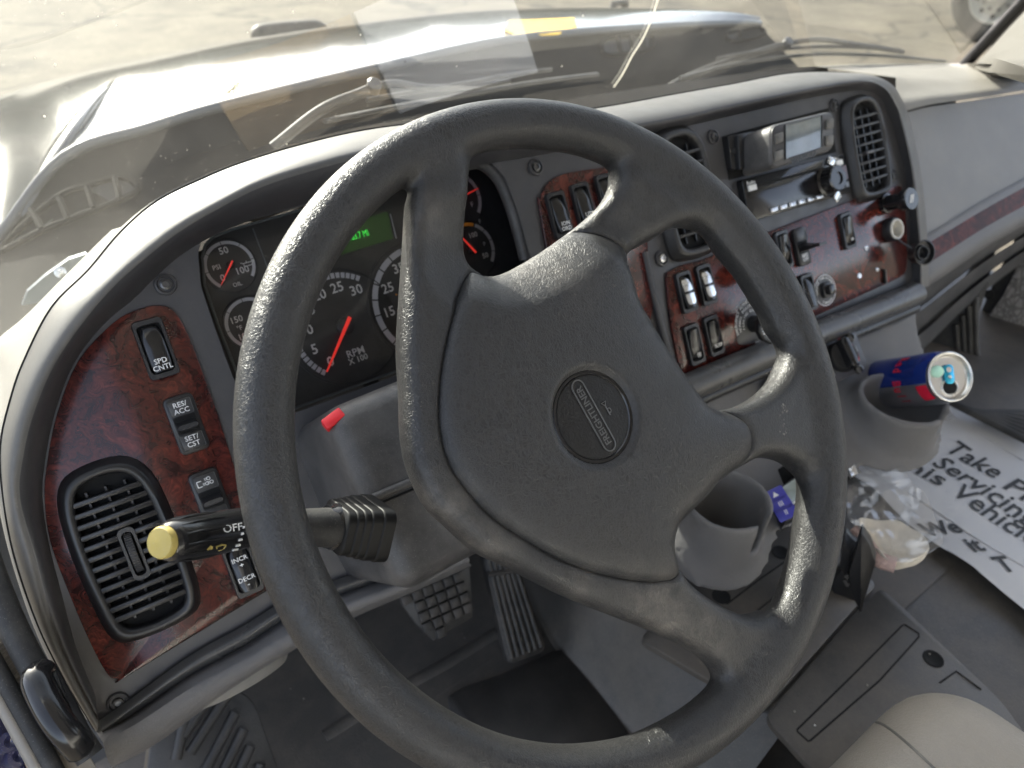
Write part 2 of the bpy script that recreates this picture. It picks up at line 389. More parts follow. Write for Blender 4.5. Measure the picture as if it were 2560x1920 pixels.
def glass():                         # dusty windshield: clear, fresnel-reflecting, a little dust that scatters light
    m, n, l, b, out = new_mat('dusty_windshield_glass'); n.remove(b)
    tc = n.new('ShaderNodeTexCoord')
    t = n.new('ShaderNodeBsdfTransparent'); t.inputs[0].default_value = (.74, .77, .74, 1)
    g = n.new('ShaderNodeBsdfGlossy'); g.inputs['Roughness'].default_value = .0
    f = n.new('ShaderNodeFresnel'); f.inputs[0].default_value = 1.52; f2 = n.new('ShaderNodeMath'); f2.operation = 'MULTIPLY'; f2.inputs[1].default_value = 2.0; f2.use_clamp = True; l.new(f.outputs[0], f2.inputs[0])
    s = n.new('ShaderNodeMixShader'); l.new(f2.outputs[0], s.inputs[0]); l.new(t.outputs[0], s.inputs[1]); l.new(g.outputs[0], s.inputs[2])
    d = n.new('ShaderNodeBsdfTranslucent'); d.inputs[0].default_value = (.9, .86, .76, 1)
    a = n.new('ShaderNodeTexNoise'); a.inputs['Scale'].default_value = 5; a.inputs['Detail'].default_value = 8; a.inputs['Roughness'].default_value = .7; l.new(tc.outputs['Object'], a.inputs['Vector'])
    mr = n.new('ShaderNodeMapRange'); mr.inputs[1].default_value = .3; mr.inputs[2].default_value = .75; mr.inputs[3].default_value = .003; mr.inputs[4].default_value = .014; l.new(a.outputs['Fac'], mr.inputs[0])
    p = n.new('ShaderNodeTexVoronoi'); p.inputs['Scale'].default_value = 160; l.new(tc.outputs['Object'], p.inputs['Vector'])
    p2 = n.new('ShaderNodeMapRange'); p2.inputs[1].default_value = .05; p2.inputs[2].default_value = .11; p2.inputs[3].default_value = .12; p2.inputs[4].default_value = 0; l.new(p.outputs['Distance'], p2.inputs[0])
    ad = n.new('ShaderNodeMath'); ad.operation = 'ADD'; ad.use_clamp = True; l.new(mr.outputs[0], ad.inputs[0]); l.new(p2.outputs[0], ad.inputs[1])
    s2 = n.new('ShaderNodeMixShader'); l.new(ad.outputs[0], s2.inputs[0]); l.new(s.outputs[0], s2.inputs[1]); l.new(d.outputs[0], s2.inputs[2]); l.new(s2.outputs[0], out.inputs[0])
    return m
M_glass = glass()

def film():                          # crumpled clear plastic bag
    m, n, l, b, out = new_mat('clear_plastic_film'); n.remove(b)
    t = n.new('ShaderNodeBsdfTransparent'); t.inputs[0].default_value = (.95, .95, .95, 1)
    g = n.new('ShaderNodeBsdfGlossy'); g.inputs['Roughness'].default_value = .12
    d = n.new('ShaderNodeBsdfDiffuse'); d.inputs[0].default_value = (.75, .75, .76, 1)
    s = n.new('ShaderNodeMixShader'); s.inputs[0].default_value = .4; l.new(g.outputs[0], s.inputs[1]); l.new(d.outputs[0], s.inputs[2])
    lw = n.new('ShaderNodeLayerWeight'); lw.inputs[0].default_value = .35
    mr = n.new('ShaderNodeMapRange'); mr.inputs[3].default_value = .16; mr.inputs[4].default_value = .75; l.new(lw.outputs['Facing'], mr.inputs[0])
    s2 = n.new('ShaderNodeMixShader'); l.new(mr.outputs[0], s2.inputs[0]); l.new(t.outputs[0], s2.inputs[1]); l.new(s.outputs[0], s2.inputs[2]); l.new(s2.outputs[0], out.inputs[0])
    return m
M_film = film()

def ground_mat():
    m, n, l, b, out = new_mat('dusty_concrete_yard')
    tc = n.new('ShaderNodeTexCoord')
    a = n.new('ShaderNodeTexNoise'); a.inputs['Scale'].default_value = 1.3; a.inputs['Detail'].default_value = 10; a.inputs['Roughness'].default_value = .7; l.new(tc.outputs['Object'], a.inputs['Vector'])
    r = n.new('ShaderNodeValToRGB'); e = r.color_ramp.elements; e[0].position = .3; e[0].color = (.054, .045, .031, 1); e[1].position = .7; e[1].color = (.140, .118, .082, 1)
    l.new(a.outputs['Fac'], r.inputs[0])
    s = n.new('ShaderNodeTexNoise'); s.inputs['Scale'].default_value = .9; s.inputs['Detail'].default_value = 5; l.new(tc.outputs['Object'], s.inputs['Vector'])
    mr = n.new('ShaderNodeMapRange'); mr.inputs[1].default_value = .58; mr.inputs[2].default_value = .68; mr.inputs[3].default_value = 1; mr.inputs[4].default_value = .42; l.new(s.outputs['Fac'], mr.inputs[0])
    v = n.new('ShaderNodeTexVoronoi'); v.feature = 'DISTANCE_TO_EDGE'; v.inputs['Scale'].default_value = .33
    dn = n.new('ShaderNodeTexNoise'); dn.inputs['Scale'].default_value = 1.2; dn.inputs['Detail'].default_value = 6; l.new(tc.outputs['Object'], dn.inputs['Vector'])
    va = n.new('ShaderNodeVectorMath'); va.operation = 'MULTIPLY_ADD'; va.inputs[1].default_value = (1.3, 1.3, 0); l.new(dn.outputs['Color'], va.inputs[0]); l.new(tc.outputs['Object'], va.inputs[2]); l.new(va.outputs[0], v.inputs['Vector'])
    c = n.new('ShaderNodeMapRange'); c.inputs[1].default_value = .0; c.inputs[2].default_value = .016; c.inputs[3].default_value = .28; c.inputs[4].default_value = 1; l.new(v.outputs['Distance'], c.inputs[0])
    mu = n.new('ShaderNodeMath'); mu.operation = 'MULTIPLY'; l.new(mr.outputs[0], mu.inputs[0]); l.new(c.outputs[0], mu.inputs[1])
    mx = n.new('ShaderNodeMix'); mx.data_type = 'RGBA'; mx.blend_type = 'MULTIPLY'; mx.inputs[0].default_value = 1; l.new(r.outputs[0], mx.inputs[6]); l.new(mu.outputs[0], mx.inputs[7])
    gr = n.new('ShaderNodeTexNoise'); gr.inputs['Scale'].default_value = 16; gr.inputs['Detail'].default_value = 9; gr.inputs['Roughness'].default_value = .75; l.new(tc.outputs['Object'], gr.inputs['Vector'])
    gm = n.new('ShaderNodeMapRange'); gm.inputs[1].default_value = .3; gm.inputs[2].default_value = .7; gm.inputs[3].default_value = .62; gm.inputs[4].default_value = 1.28; l.new(gr.outputs['Fac'], gm.inputs[0])
    m2 = n.new('ShaderNodeMix'); m2.data_type = 'RGBA'; m2.blend_type = 'MULTIPLY'; m2.inputs[0].default_value = 1; l.new(mx.outputs[2], m2.inputs[6]); l.new(gm.outputs[0], m2.inputs[7])
    l.new(m2.outputs[2], b.inputs['Base Color']); b.inputs['Roughness'].default_value = .9
    g = n.new('ShaderNodeTexNoise'); g.inputs['Scale'].default_value = 30; g.inputs['Detail'].default_value = 8; l.new(tc.outputs['Object'], g.inputs['Vector'])
    bp = n.new('ShaderNodeBump'); bp.inputs['Strength'].default_value = .5; bp.inputs['Distance'].default_value = .02; l.new(g.outputs['Fac'], bp.inputs['Height']); l.new(bp.outputs[0], b.inputs['Normal'])
    return m
M_ground = ground_mat()
M_hood = mat('grey_hood_paint', (.07, .072, .076), .14, spec=.5, coat=.7, var=.08, vscale=6, dust=.12, dustcol=(.20, .18, .14), dscale=4)
M_cowl = mat('grey_cowl_plastic', (.012, .012, .0115), .8, spec=.12, grain=.4, gscale=300, var=.15, vscale=6, dust=.3, dustcol=(.032, .030, .027), dscale=6)  # base colour taken darker to put the cowl's shade into it
M_tyre = mat('tyre_rubber', (.018, .0175, .017), .8, dust=.4, dustcol=(.05, .045, .036), dscale=9)
M_whitepaint = mat('white_wheel_paint', (.34, .33, .29), .45, var=.1, vscale=10)
M_pillar = mat('pillar_trim', (.085, .079, .068), .7, grain=.3, gscale=500)
M_brownpaper = mat('brown_cardboard', (.42, .30, .17), .8)
M_canblue = mat('can_blue', (.012, .045, .30), .25, metal=.6, coat=.5)
M_cansilver = mat('can_silver', (.55, .58, .64), .28, metal=.9, coat=.3)
M_canred = mat('can_red', (.65, .015, .05), .3, metal=.2, coat=.4)
M_tab = mat('can_tab_blue', (.03, .36, .55), .25, metal=.6)
M_mint = mat('green_gum', (.45, .75, .60), .5)
M_cloth = mat('cream_mask_cloth', (.72, .67, .58), .85, grain=.4, gscale=500, var=.06, vscale=20)
M_mesh = mat('pink_mesh_cloth', (.55, .40, .36), .8, grain=1.0, gscale=180, kind='leather')
M_green = mat('green_display', (.022, .045, .014), .3, emis=(.05, .20, .03, .02))
M_greendigit = mat('green_digits', (.05, .6, .08), .5, emis=(.06, .8, .08, .22))
M_vialine = mat('split_line', (.02, .02, .02), .8)
def crack():
    m, n, l, b, out = new_mat('glass_crack'); n.remove(b)
    t = n.new('ShaderNodeBsdfTranslucent'); t.inputs[0].default_value = (.85, .83, .76, 1); d = n.new('ShaderNodeBsdfDiffuse'); d.inputs[0].default_value = (.8, .78, .72, 1)
    s = n.new('ShaderNodeMixShader'); l.new(t.outputs[0], s.inputs[1]); l.new(d.outputs[0], s.inputs[2]); l.new(s.outputs[0], out.inputs[0])
    return m
M_crack = crack()
M_rail = mat('satin_rail', (.062, .061, .060), .30, grain=.2, gscale=1400, rvar=.08, dust=.1)
M_dashpaper = mat('dash_paper', (.82, .82, .84), .6)
M_glove = mat('glovebox_plastic', (.235, .232, .230), .5, grain=.6, gscale=800, kind='leather', var=.10, vscale=14, dust=.2, dustcol=(.34, .32, .29))
M_boot = mat('boot_rubber', (.007, .007, .007), .5, spec=.3)
M_headliner = mat('headliner_cloth', (.66, .64, .61), .9)

M_line = mat('cluster_edge_line', (.16, .18, .19), .35)

M_vent = mat('vent_plastic', (.026, .025, .025), .38, grain=.2, gscale=1400, rvar=.06, dust=.1, dustcol=(.1, .095, .09))
# ---------------------------------------------------------------- the dashboard
FP = plane(R(-4), R(30), -0.2555)          # the dash face
FP.o = FP.px(1150, 700)
def jit(i): return 0
dash = thing('dashboard', 'taupe and charcoal truck dashboard with curved brow and red burl trim panels', 'dashboard', at_y(1156, 1000, .3))

C3 = [(205,1500),(165,1400),(135,1290),(105,1170),(92,1075),(97,1000),(118,895),(160,785),(225,700),(290,645),(345,590),(400,545),(470,505),(560,470),(680,435),(820,400),(960,370),(1156,337),(1300,310),(1457,279),(1607,244),(1757,210),(1862,195),(1900,210),(1918,244),(1933,281),(1956,375),(1965,450),(1970,540),(1972,620)]
C2 = [(215,1560),(155,1450),(112,1348),(75,1206),(37,1075),(45,980),(67,893),(112,788),(180,687),(250,605),(320,545),(390,492),(470,445),(562,397),(675,360),(800,328),(960,304),(1156,289),(1300,277),(1457,250),(1607,217),(1757,187),(1858,172),(1905,188),(1930,222),(1945,260),(1967,355),(1979,450),(1986,540),(1988,620)]
C1 = [(204,1573),(140,1465),(82,1348),(30,1195),(6,1060),(2,960),(22,867),(52,780),(112,664),(190,585),(262,500),(340,434),(440,385),(525,351),(650,313),(790,281),(950,262),(1156,248),(1300,232),(1450,205),(1580,182),(1720,157),(1850,160),(1912,182),(1938,216),(1953,255),(1975,350),(1988,446),(1995,540),(1996,620)]
O2 = [.010,.012,.016,.022,.028,.03,.03,.03,.03,.03,.03,.03,.03,.03,.03,.028,.024,.020,.016,.014,.014,.014,.014,.014,.014,.014,.014,.014,.014,.014]
O1 = [-.005,-.004,-.002,0,0,0,0,-.005,-.012,-.02,-.025,-.03,-.03,-.03,-.03,-.035,-.04,-.045,-.05,-.05,-.05,-.05,-.05,-.05,-.05,-.05,-.05,-.05,-.05,-.05]
c3 = cr([FP.px(*p) for p in C3], 5); c2 = cr([FP.px(*p, o) for p, o in zip(C2, O2)], 5); c1 = cr([FP.px(*p, o) for p, o in zip(C1, O1)], 5)
rows = []
prof = cr([A(0, 1, 0, 0), A(.12, .97, .0, 0), A(0, 0, 0, 0)], 1)
def mixrow(a, b, t): return [p*(1-t)+q*t for p, q in zip(a, b)]
cam_n = FP.n
brow_rows = []
for t in np.linspace(0, 1, 9):      # groove to crest, bulging
    brow_rows.append([p*(1-t)+q*t+cam_n*.010*math.sin(math.pi*t)**.8 for p, q in zip(c1, c2)])
for t in np.linspace(0, 1, 9)[1:]:  # crest rolls down to the face
    s_ = t
    brow_rows.append([p*(1-s_)+q*s_+cam_n*.007*math.sin(math.pi*min(1, s_*1.0))*(1 if i > 0 else 1) for i, (p, q) in enumerate(zip(c2, c3))])
MB().loft(brow_rows[:10]).build('brow', M_brow, dash, 80); MB().loft(brow_rows[9:]).build('brow_return', M_bezel, dash, 80)
# the soft pad between brow and glass
def glass_y(x): return .60-.12*((x-.5)/.9)**2
GL = .62                             # glass lean: dy per dz
def on_glass(u, v, off=0.0):
    r = ray(u, v); t = .5
    for _ in range(40):
        p = CAM+r*t; g = p[1]-(glass_y(p[0])-GL*p[2]+off); t -= g/(r[1]+GL*r[2]+1e-6)*.9
    return CAM+r*t
C0 = [(187,1555),(125,1462),(70,1348),(20,1195),(-10,1060),(-34,930),(-20,760),(0,728),(75,668),(150,592),(232,518),(325,438),(430,383),(525,346),(650,306),(790,272),(950,250),(1156,225),(1300,203),(1450,180),(1580,162),(1700,148),(1790,141)]
c0 = []
for i, p in enumerate(C0):
    if i < 6: c0.append(FP.px(*p, -.03))
    else:
        q = on_glass(*p); c0.append(q)
c0 = cr(c0, 5); c1b = cr([FP.px(*p, o-.001) for p, o in zip(C1[:23], O1)], 5)
def trough(i, t): k = min(1, max(0, (i-50)/15)); return A(0, 0, .006)*math.sin(math.pi*t)*(1-k)+A(0, 0, -.062)*k*min(1, 3.2*t, 7*(1-t))
pr = [[p*(1-t)+q*t+trough(i, t) for i, (p, q) in enumerate(zip(c1b, c0))] for t in np.linspace(0, 1, 13)]
pr.append([p+A(0, .03, -.05) for p in c0])
MB().loft(pr).build('top_pad', M_pad, dash, 60)
gv = MB().tube([p+FP.n*.0005 for p in c1], .0011, 6, caps=False); gv.build('seam', M_hole, dash)

# charcoal face with the cluster opening
OPEN = [(428,548),(434,522),(455,503),(500,487),(640,448),(820,404),(960,368),(1025,350),(1062,352),(1090,384),(1116,450),(1146,557),(1152,640),(1110,725),(870,806),(607,903),(565,920),(545,905),(502,812),(464,708),(434,618)]
face_out = [(215, 1568), (197, 1500), (155, 1400), (128, 1290), (98, 1170), (84, 1075), (88, 1000), (110, 895), (152, 764), (217, 676), (285, 620), (340, 566), (395, 522), (468, 481), (560, 446), (680, 412), (820, 376), (960, 346), (1156, 314), (1300, 287), (1457, 256), (1607, 221), (1757, 187), (1864, 188), (1908, 206), (1928, 244), (1940, 281), (1964, 375), (1972, 450), (1977, 540), (1978, 640), (1700, 760), (1460, 870), (1280, 985), (1010, 1130), (860, 1230), (700, 1288), (604, 1333), (525, 1386), (412, 1446), (281, 1536)]
OPL = FP.Ls(OPEN)
MB().sheet(FP, FP.Ls(face_out), 0, [OPL]).build('bezel_face', M_bezel, dash)
# cluster recess walls
KP = plane(R(0), R(33), 0); KP.o = at(493, 572, .745); KP = Fr(KP.o, KP.h, KP.n)
wall_in = [KP.px(*p) for p in OPEN]
opw = [FP.W(*p) for p in OPL]
n_ = len(OPEN)
MB().loft([opw, [a*.5+b*.5 for a, b in zip(opw, wall_in)], [p-KP.n*.004 for p in wall_in]], closed=True).build('cluster_recess', M_bezel, dash)
# rolled lower edge of the left bezel, with the lighter grained lower dash under it
e_top = cr([FP.px(*p, o) for p, o in (((214,1556),.004),((281,1510),.004),((412,1415),.004),((525,1352),.004),((610,1300),.004),((700,1262),.004),((860,1205),.0))], 6)
e_mid = cr([FP.px(*p, .014) for p in ((222,1582),(281,1536),(412,1446),(525,1386),(610,1330),(700,1288),(860,1230))], 6)
e_low = cr([FP.px(*p, -.01) for p in ((226,1592),(290,1545),(416,1458),(530,1396),(618,1338),(708,1296),(866,1240))], 6)
MB().loft([e_top]+[[p*(1-t)+q*t+FP.n*.005*math.sin(math.pi*t) for p, q in zip(e_top, e_mid)] for t in (.2, .4, .6, .8, 1)]+[[p*(1-t)+q*t+FP.n*.004*math.sin(math.pi*t) for p, q in zip(e_mid, e_low)] for t in (.3, .6, 1)]).build('bezel_lip', M_rail, dash, 60)
k0 = cr([FP.px(*p, -.004) for p in ((196,1560),(281,1536),(412,1446),(525,1386),(610,1330),(700,1288),(860,1230),(1000,1165))], 6)
k1 = cr([FP.px(*p, .026) for p in ((222,1604),(300,1560),(420,1482),(530,1424),(618,1372),(705,1322),(866,1258),(1005,1195))], 6)
k2 = cr([FP.px(*p, .016) for p in ((240,1654),(330,1603),(432,1530),(535,1462),(628,1402),(725,1342),(880,1275),(1012,1215))], 6)
k3 = cr([FP.px(*p, -.08) for p in ((240,1660),(330,1612),(436,1536),(540,1466),(632,1406),(730,1350),(890,1280),(1020,1222))], 6)
MB().loft([mixrow(k0, k1, t) for t in (0, .5)]+[[p*(1-t)+q*t+FP.n*.006*math.sin(math.pi*t) for p, q in zip(k1, k2)] for t in (0, .25, .5, .75, 1)]+[mixrow(k2, k3, t) for t in (.3, 1)]).build('lower_dash', M_taupe, dash, 70)
# white round cover below the lower dash
und = MB(); uf = Fr(at(515, 1462, .80), A(1, 0, 0), A(0, -.5, -.5)); und.lathe(uf, [(.05, -.02), (.05, 0), (.045, .006), (.0, .008)], 28)
und.build('round_cover', M_pad, dash)

# burl trim panels
BURL = [[(97,1075),(102,1000),(124,893),(169,780),(244,698),(300,668),(345,660),(375,672),(400,710),(425,770),(465,880),(505,1005),(560,1160),(590,1235),(584,1264),(560,1278),(277,1457),(255,1463),(232,1454),(195,1386),(150,1281),(109,1168)],
        [(1163,453),(1165,430),(1174,406),(1190,389),(1214,377),(1262,368),(1320,361),(1375,362),(1392,420),(1396,540),(1400,700),(1300,760),(1215,700)],
        [(1436,603),(1447,585),(1470,573),(1515,561),(1569,538),(1657,502),(1793,450),(1899,412),(1935,402),(1946,416),(1952,470),(1955,545),(1953,582),(1942,597),(1907,615),(1757,683),(1620,747),(1524,793),(1490,809),(1474,806),(1462,782),(1446,700)]]
blab = ['dark red burl trim around the left air vent', 'dark red burl trim behind the upper wheel opening', 'dark red burl trim with switches and sockets']
for q, lab in zip(BURL, blab):
    o = MB().prism(FP, cr(FP.Ls(q), 4, True), .0005, .0035, .0015).build('burl_panel', M_burl, dash); o['label'] = lab
# screws
def screw(u, v, r=.0046, m=M_screw, rec=True):
    f = Fr(FP.px(u, v), FP.h, FP.n); b = MB()
    b.lathe(f, [(r*1.9, .0004), (r*1.75, .0028), (r*1.45, .0034), (r*1.25, .0012), (0, .0012)], 24)
    o = b.build('screw_boss', M_bezel, dash)
    s_ = MB().lathe(f, [(r*.95, .0013), (r*.9, .0036), (r*.55, .0042), (r*.5, .0026), (0, .0026)], 20); s_.build('screw', m, o)
for u, v in ((357,615),(255,1517),(1156,362),(1539,296),(1801,228),(1928,380)): screw(u, v)
screw(1428, 558, .0050, M_chrome); screw(1976, 610, .0045)
# the rounded rail along the foot of the centre stack
rail = cr([FP.px(*p, .010) for p in ((1380,890),(1460,850),(1560,806),(1700,747),(1850,687),(1960,642),(1978,634))], 4)
MB().tube(rail, .0165, 20, flat=1).build('lower_rail', M_rail, dash, 60)
# black reveal between the rail and the console
MB().tube([p-FP.u*.020-FP.n*.004 for p in rail], .008, 12).build('rail_reveal', M_black, dash, 60)
# centre stack inner bevel: raised left edge of the stack bezel
MB().tube(cr([FP.px(*p, .003) for p in ((1392,545),(1412,640),(1440,745),(1478,840))], 5), .004, 8).build('stack_edge', M_bezel, dash, 60)
# silver arched trim at the right end of the cluster
tr = cr([FP.px(*p, -.012) for p in ((1005,352),(1035,350),(1062,366),(1085,396),(1108,453),(1124,510),(1137,560))], 6)
MB().tube(tr, .0075, 12, flat=1).build('cluster_trim', M_shroud, dash, 60)

# passenger side of the dash
u_ = [1935, 2000, 2060, 2130, 2212, 2330, 2480]
def lin(a, b): return lambda k: None
def rowpx(vals, offs): return cr([FP.px(u, v, o) for u, v, o in zip(u_, vals, offs)], 4)
z5 = lambda o: [o]*7
t0 = cr([on_glass(u, v) for u, v in ((1760,143),(1850,139),(1950,138),(2085,137),(2212,142),(2330,150),(2480,160))], 4)
t1 = rowpx([168,172,172,168,162,152,140], z5(-.11))
t2 = rowpx([228,214,207,198,186,168,142], z5(-.055))
t3 = rowpx([246,228,219,209,196,178,152], z5(-.052))
MB().loft([mixrow(t0, t1, 0), mixrow(t0, t1, .5)]+[mixrow(t1, t2, t) for t in (0, .25, .5, .75, 1)]+[t3]).build('passenger_top_pad', M_pad, dash, 60)
g0 = rowpx([250,232,223,213,200,182,156], z5(-.056))
g1 = rowpx([545,508,472,430,385,325,245], z5(-.030))
MB().loft([mixrow(g0, g1, t) if 0 < t < 1 else (g0 if t == 0 else g1) for t in (0, .05, .3, .6, .95, 1)]).build('glovebox_face', M_glove, dash, 60)
g1b = rowpx([548,511,475,433,388,328,248], z5(-.026)); s1 = rowpx([566,528,492,450,405,345,265], z5(-.018))
MB().loft([g1, g1b, mixrow(g1b, s1, .5), s1]).build('glovebox_lip', M_glove, dash, 60)
s2 = rowpx([610,572,534,490,445,385,305], z5(-.014))
MB().loft([s1, mixrow(s1, s2, .5), s2]).build('burl_strip', M_burl2, dash, 60)
s3 = rowpx([652,612,572,524,478,418,338], z5(-.010)); s4 = rowpx([662,622,582,534,488,428,348], z5(-.06))
MB().loft([s2, [p+FP.n*.003 for p in mixrow(s2, s3, .5)], s3, s4]).build('glovebox_bottom', M_taupe, dash, 60)
l1 = rowpx([800,740,680,620,560,480,400], z5(-.16)); l0 = rowpx([640,606,566,520,474,414,334], z5(-.06))
for a_, b_, o_ in ((0, .36, .0), (.36, .68, .006), (.68, 1, .012)):
    MB().loft([[p+FP.n*o_ for p in mixrow(l0, l1, a_)], [p+FP.n*(o_-.004) for p in mixrow(l0, l1, b_)], [p-FP.n*.02 for p in mixrow(l0, l1, b_)]]).build('under_dash_panel', M_shroud, dash, 30)

MB().loft([[p+A(0, -.01, -.02) for p in t0[:13]], [p+A(0, .0, -.42) for p in t0[:13]]]).build('sun_leak_blocker', M_mat, dash, 0)  # unseen sheet added to block sunlight leaking in under the dash
# ---------------------------------------------------------------- instrument cluster
clu = thing('instrument_cluster', 'black gauge cluster with white dials and green odometer behind the steering wheel', 'gauge cluster', KP.px(800, 850))
LENS = [(437,555),(443,530),(460,512),(500,496),(640,456),(820,412),(960,376),(1022,358),(1056,362),(1080,392),(1104,455),(1134,560),(1138,640),(1095,715),(866,798),(607,893),(570,906),(553,893),(512,806),(472,705),(442,616)]
MB().prism(KP, KP.Ls(LENS), -.006, .0, .0).build('cluster_face', M_dial, clu)
MB().tube([KP.px(*p, .001) for p in LENS+LENS[:1]], .0013, 8, caps=False).build('cluster_edge', M_line, clu, 60)
dv = [KP.px(546, 493, .0006), KP.px(590, 610, .0006)]; MB().tube(dv, .0006, 6).build('divider_line', M_line, clu)
def arc(fr, cx, cy, r0, r1, a0, a1, z, n=48):
    b = MB(); v = []; 
    for k in range(n+1):
        a = R(a0+(a1-a0)*k/n); v += [fr.W(cx+r0*math.cos(a), cy+r0*math.sin(a), z), fr.W(cx+r1*math.cos(a), cy+r1*math.sin(a), z)]
    return b.add(v, [(2*k, 2*k+1, 2*k+3, 2*k+2) if a1 < a0 else (2*k, 2*k+2, 2*k+3, 2*k+1) for k in range(n)])
def gauge(name, lab, c, edge, a0, a1, segs, nums, needle, tsize, big=False, extra=(), numr=.70, redarc=None):
    cx, cy = KP.L(*c); ex, ey = KP.L(*edge); r = math.hypot(ex-cx, ey-cy)
    d = MB().lathe(KP, [(r*1.10, .0003), (r*1.10, .0012), (r*1.06, .0016), (r*1.05, .0007), (0, .0007)], 48, cx, cy).build(name, M_dial, clu); d['label'] = lab
    arc(KP, cx, cy, r*(.90 if big else .87), r, a0, a1, .0014).build('scale_arc', M_greyprint, d, 0)
    for k in range(segs+1):
        a = R(a0+(a1-a0)*k/segs); ln = .86 if k % (5 if big else 1) else .82
        w_ = r*.012
        t = A(-math.sin(a), math.cos(a)); e = A(math.cos(a), math.sin(a)); b = MB()
        q = [e*r*1.005+t*w_, e*r*1.005-t*w_, e*r*(ln if not big else .885)-t*w_, e*r*(ln if not big else .885)+t*w_]
        b.add([KP.W(cx+p[0], cy+p[1], .0018) for p in q], [(3, 2, 1, 0)]).build('tick', M_dial if big else M_ink, d, 0)
    for s_, ang, rr in nums:
        a = R(ang); text(KP, cx+r*rr*math.cos(a), cy+r*rr*math.sin(a), .0016, s_, tsize, M_white, d, bold=.012)
    for s_, dx, dy, sz, m_ in extra: text(KP, cx+dx*r, cy+dy*r, .0016, s_, sz, m_, d, bold=.012)
    if needle is not None:
        a = R(needle); e = A(math.cos(a), math.sin(a)); t = A(-math.sin(a), math.cos(a))
        MB().lathe(KP, [(r*.16, .0012), (r*.16, .004), (r*.12, .005), (0, .005)], 20, cx, cy).build('needle_hub', M_dial, d)
        q = [-e*r*.18+t*r*.035, -e*r*.18-t*r*.035, e*r*.93-t*r*.012, e*r*.93+t*r*.012]
        MB().prism(KP, [A(cx, cy)+p for p in q], .0052, .0064, 0).build('needle', M_red, d)
    return d, cx, cy, r
gauge('oil_gauge', 'oil pressure dial', (496,574), (443,590), 228, -44, 6, [('0', 222, .60), ('50', 92, .62), ('100', -40, .50)], 226, .0088, extra=(('PSI', -.52, .06, .0062, M_white), ('OIL', .0, -.80, .0055, M_white)))
# little oil can pictogram
cx, cy = KP.L(535, 570); b = MB()
for q in (((-.004, -.0018), (.003, -.0018)), ((.003, -.0018), (.0065, .0022)), ((.0065, .0022), (.003, .0012)), ((.003, .0012), (-.004, .0012)), ((-.004, .0012), (-.004, -.0018)), ((-.004, .001), (-.0065, .0022)), ((-.001, .0012), (-.001, .003))):
    b.tube([KP.W(cx+x, cy+y, .0016) for x, y in q], .0004, 5)
b.build('oil_can_mark', M_white, [o for o in clu.children if o.name.startswith('oil_gauge')][0])
gauge('temperature_gauge', 'water temperature dial', (543,698), (487,712), 228, -44, 6, [('100', 222, .60), ('150', 150, .58), ('250', -40, .5)], 226, .0082, extra=(('°F', -.5, -.05, .006, M_white),))
gauge('lower_gauge', 'lower left small dial', (583,822), (634,812), 228, -44, 6, [('0', 222, .6), ('100', -40, .5)], 226, .0082)
d, cx, cy, r = gauge('tachometer', 'engine speed dial reading zero', (744,705), (731,589), 227, 51, 30, [(str(5*k), 227-29.3*k, .72) for k in range(7)], 226, .0138, True, extra=(('RPM', .02, -.52, .0105, M_white), ('X 100', .02, -.66, .0085, M_white)))
d, cx, cy, r = gauge('speedometer', 'road speed dial reading zero', (921,650), (803,645), 226, -46, 17, [(str(k*10-5) if k else '', 226-16*(2*k-1) if k else 0, .74) for k in range(1, 9)], 212, .0138, True, extra=(('MPH', .02, -.5, .0105, M_white),))
for s_, ang in (('30', 180), ('50', 152), ('70', 124)):
    a = R(ang); text(KP, cx+r*.44*math.cos(a), cy+r*.44*math.sin(a), .0016, s_, .0075, M_orange, d, bold=.01)
    MB().lathe(KP, [(.0010, .0008), (.0010, .0016), (0, .0016)], 10, cx+r*.57*math.cos(a), cy+r*.57*math.sin(a)).build('orange_dot', M_orange, d)
gauge('fuel_gauge', 'fuel level dial', (985,432), (1036,420), 120, -44, 4, [('F', -30, .62)], 10, .0075, extra=(('F', .62, -.95, .006, M_white),))
d, cx, cy, r = gauge('air_gauge', 'air pressure dial with orange band', (1016,540), (1066,532), 60, -44, 4, [('100', 60, .55), ('50', -36, .62)], 118, .0078, extra=(('P', .62, .05, .006, M_greyprint),))
arc(KP, cx, cy, r*.87, r, 110, 62, .0016).build('orange_arc', M_orange, d, 0)
# odometer display
q = KP.Ls([(690,500),(836,458),(848,517),(702,561)])
disp = MB().prism(KP, q, .0003, .0014, 0).build('odometer_display', M_green, clu)
cx, cy = KP.L(764, 512); text(KP, cx, cy, .0018, '474983.7 MI', .0092, M_greendigit, disp, sx=.70, bold=.0)
MB().tube([KP.px(843, 462, .001), KP.px(856, 515, .001)], .0006, 6).build('display_edge', M_greyprint, clu)
# ignition-red tab by the column
MB().sheet(KP, KP.Ls(LENS), .0075).build('cluster_lens', M_lens, clu)

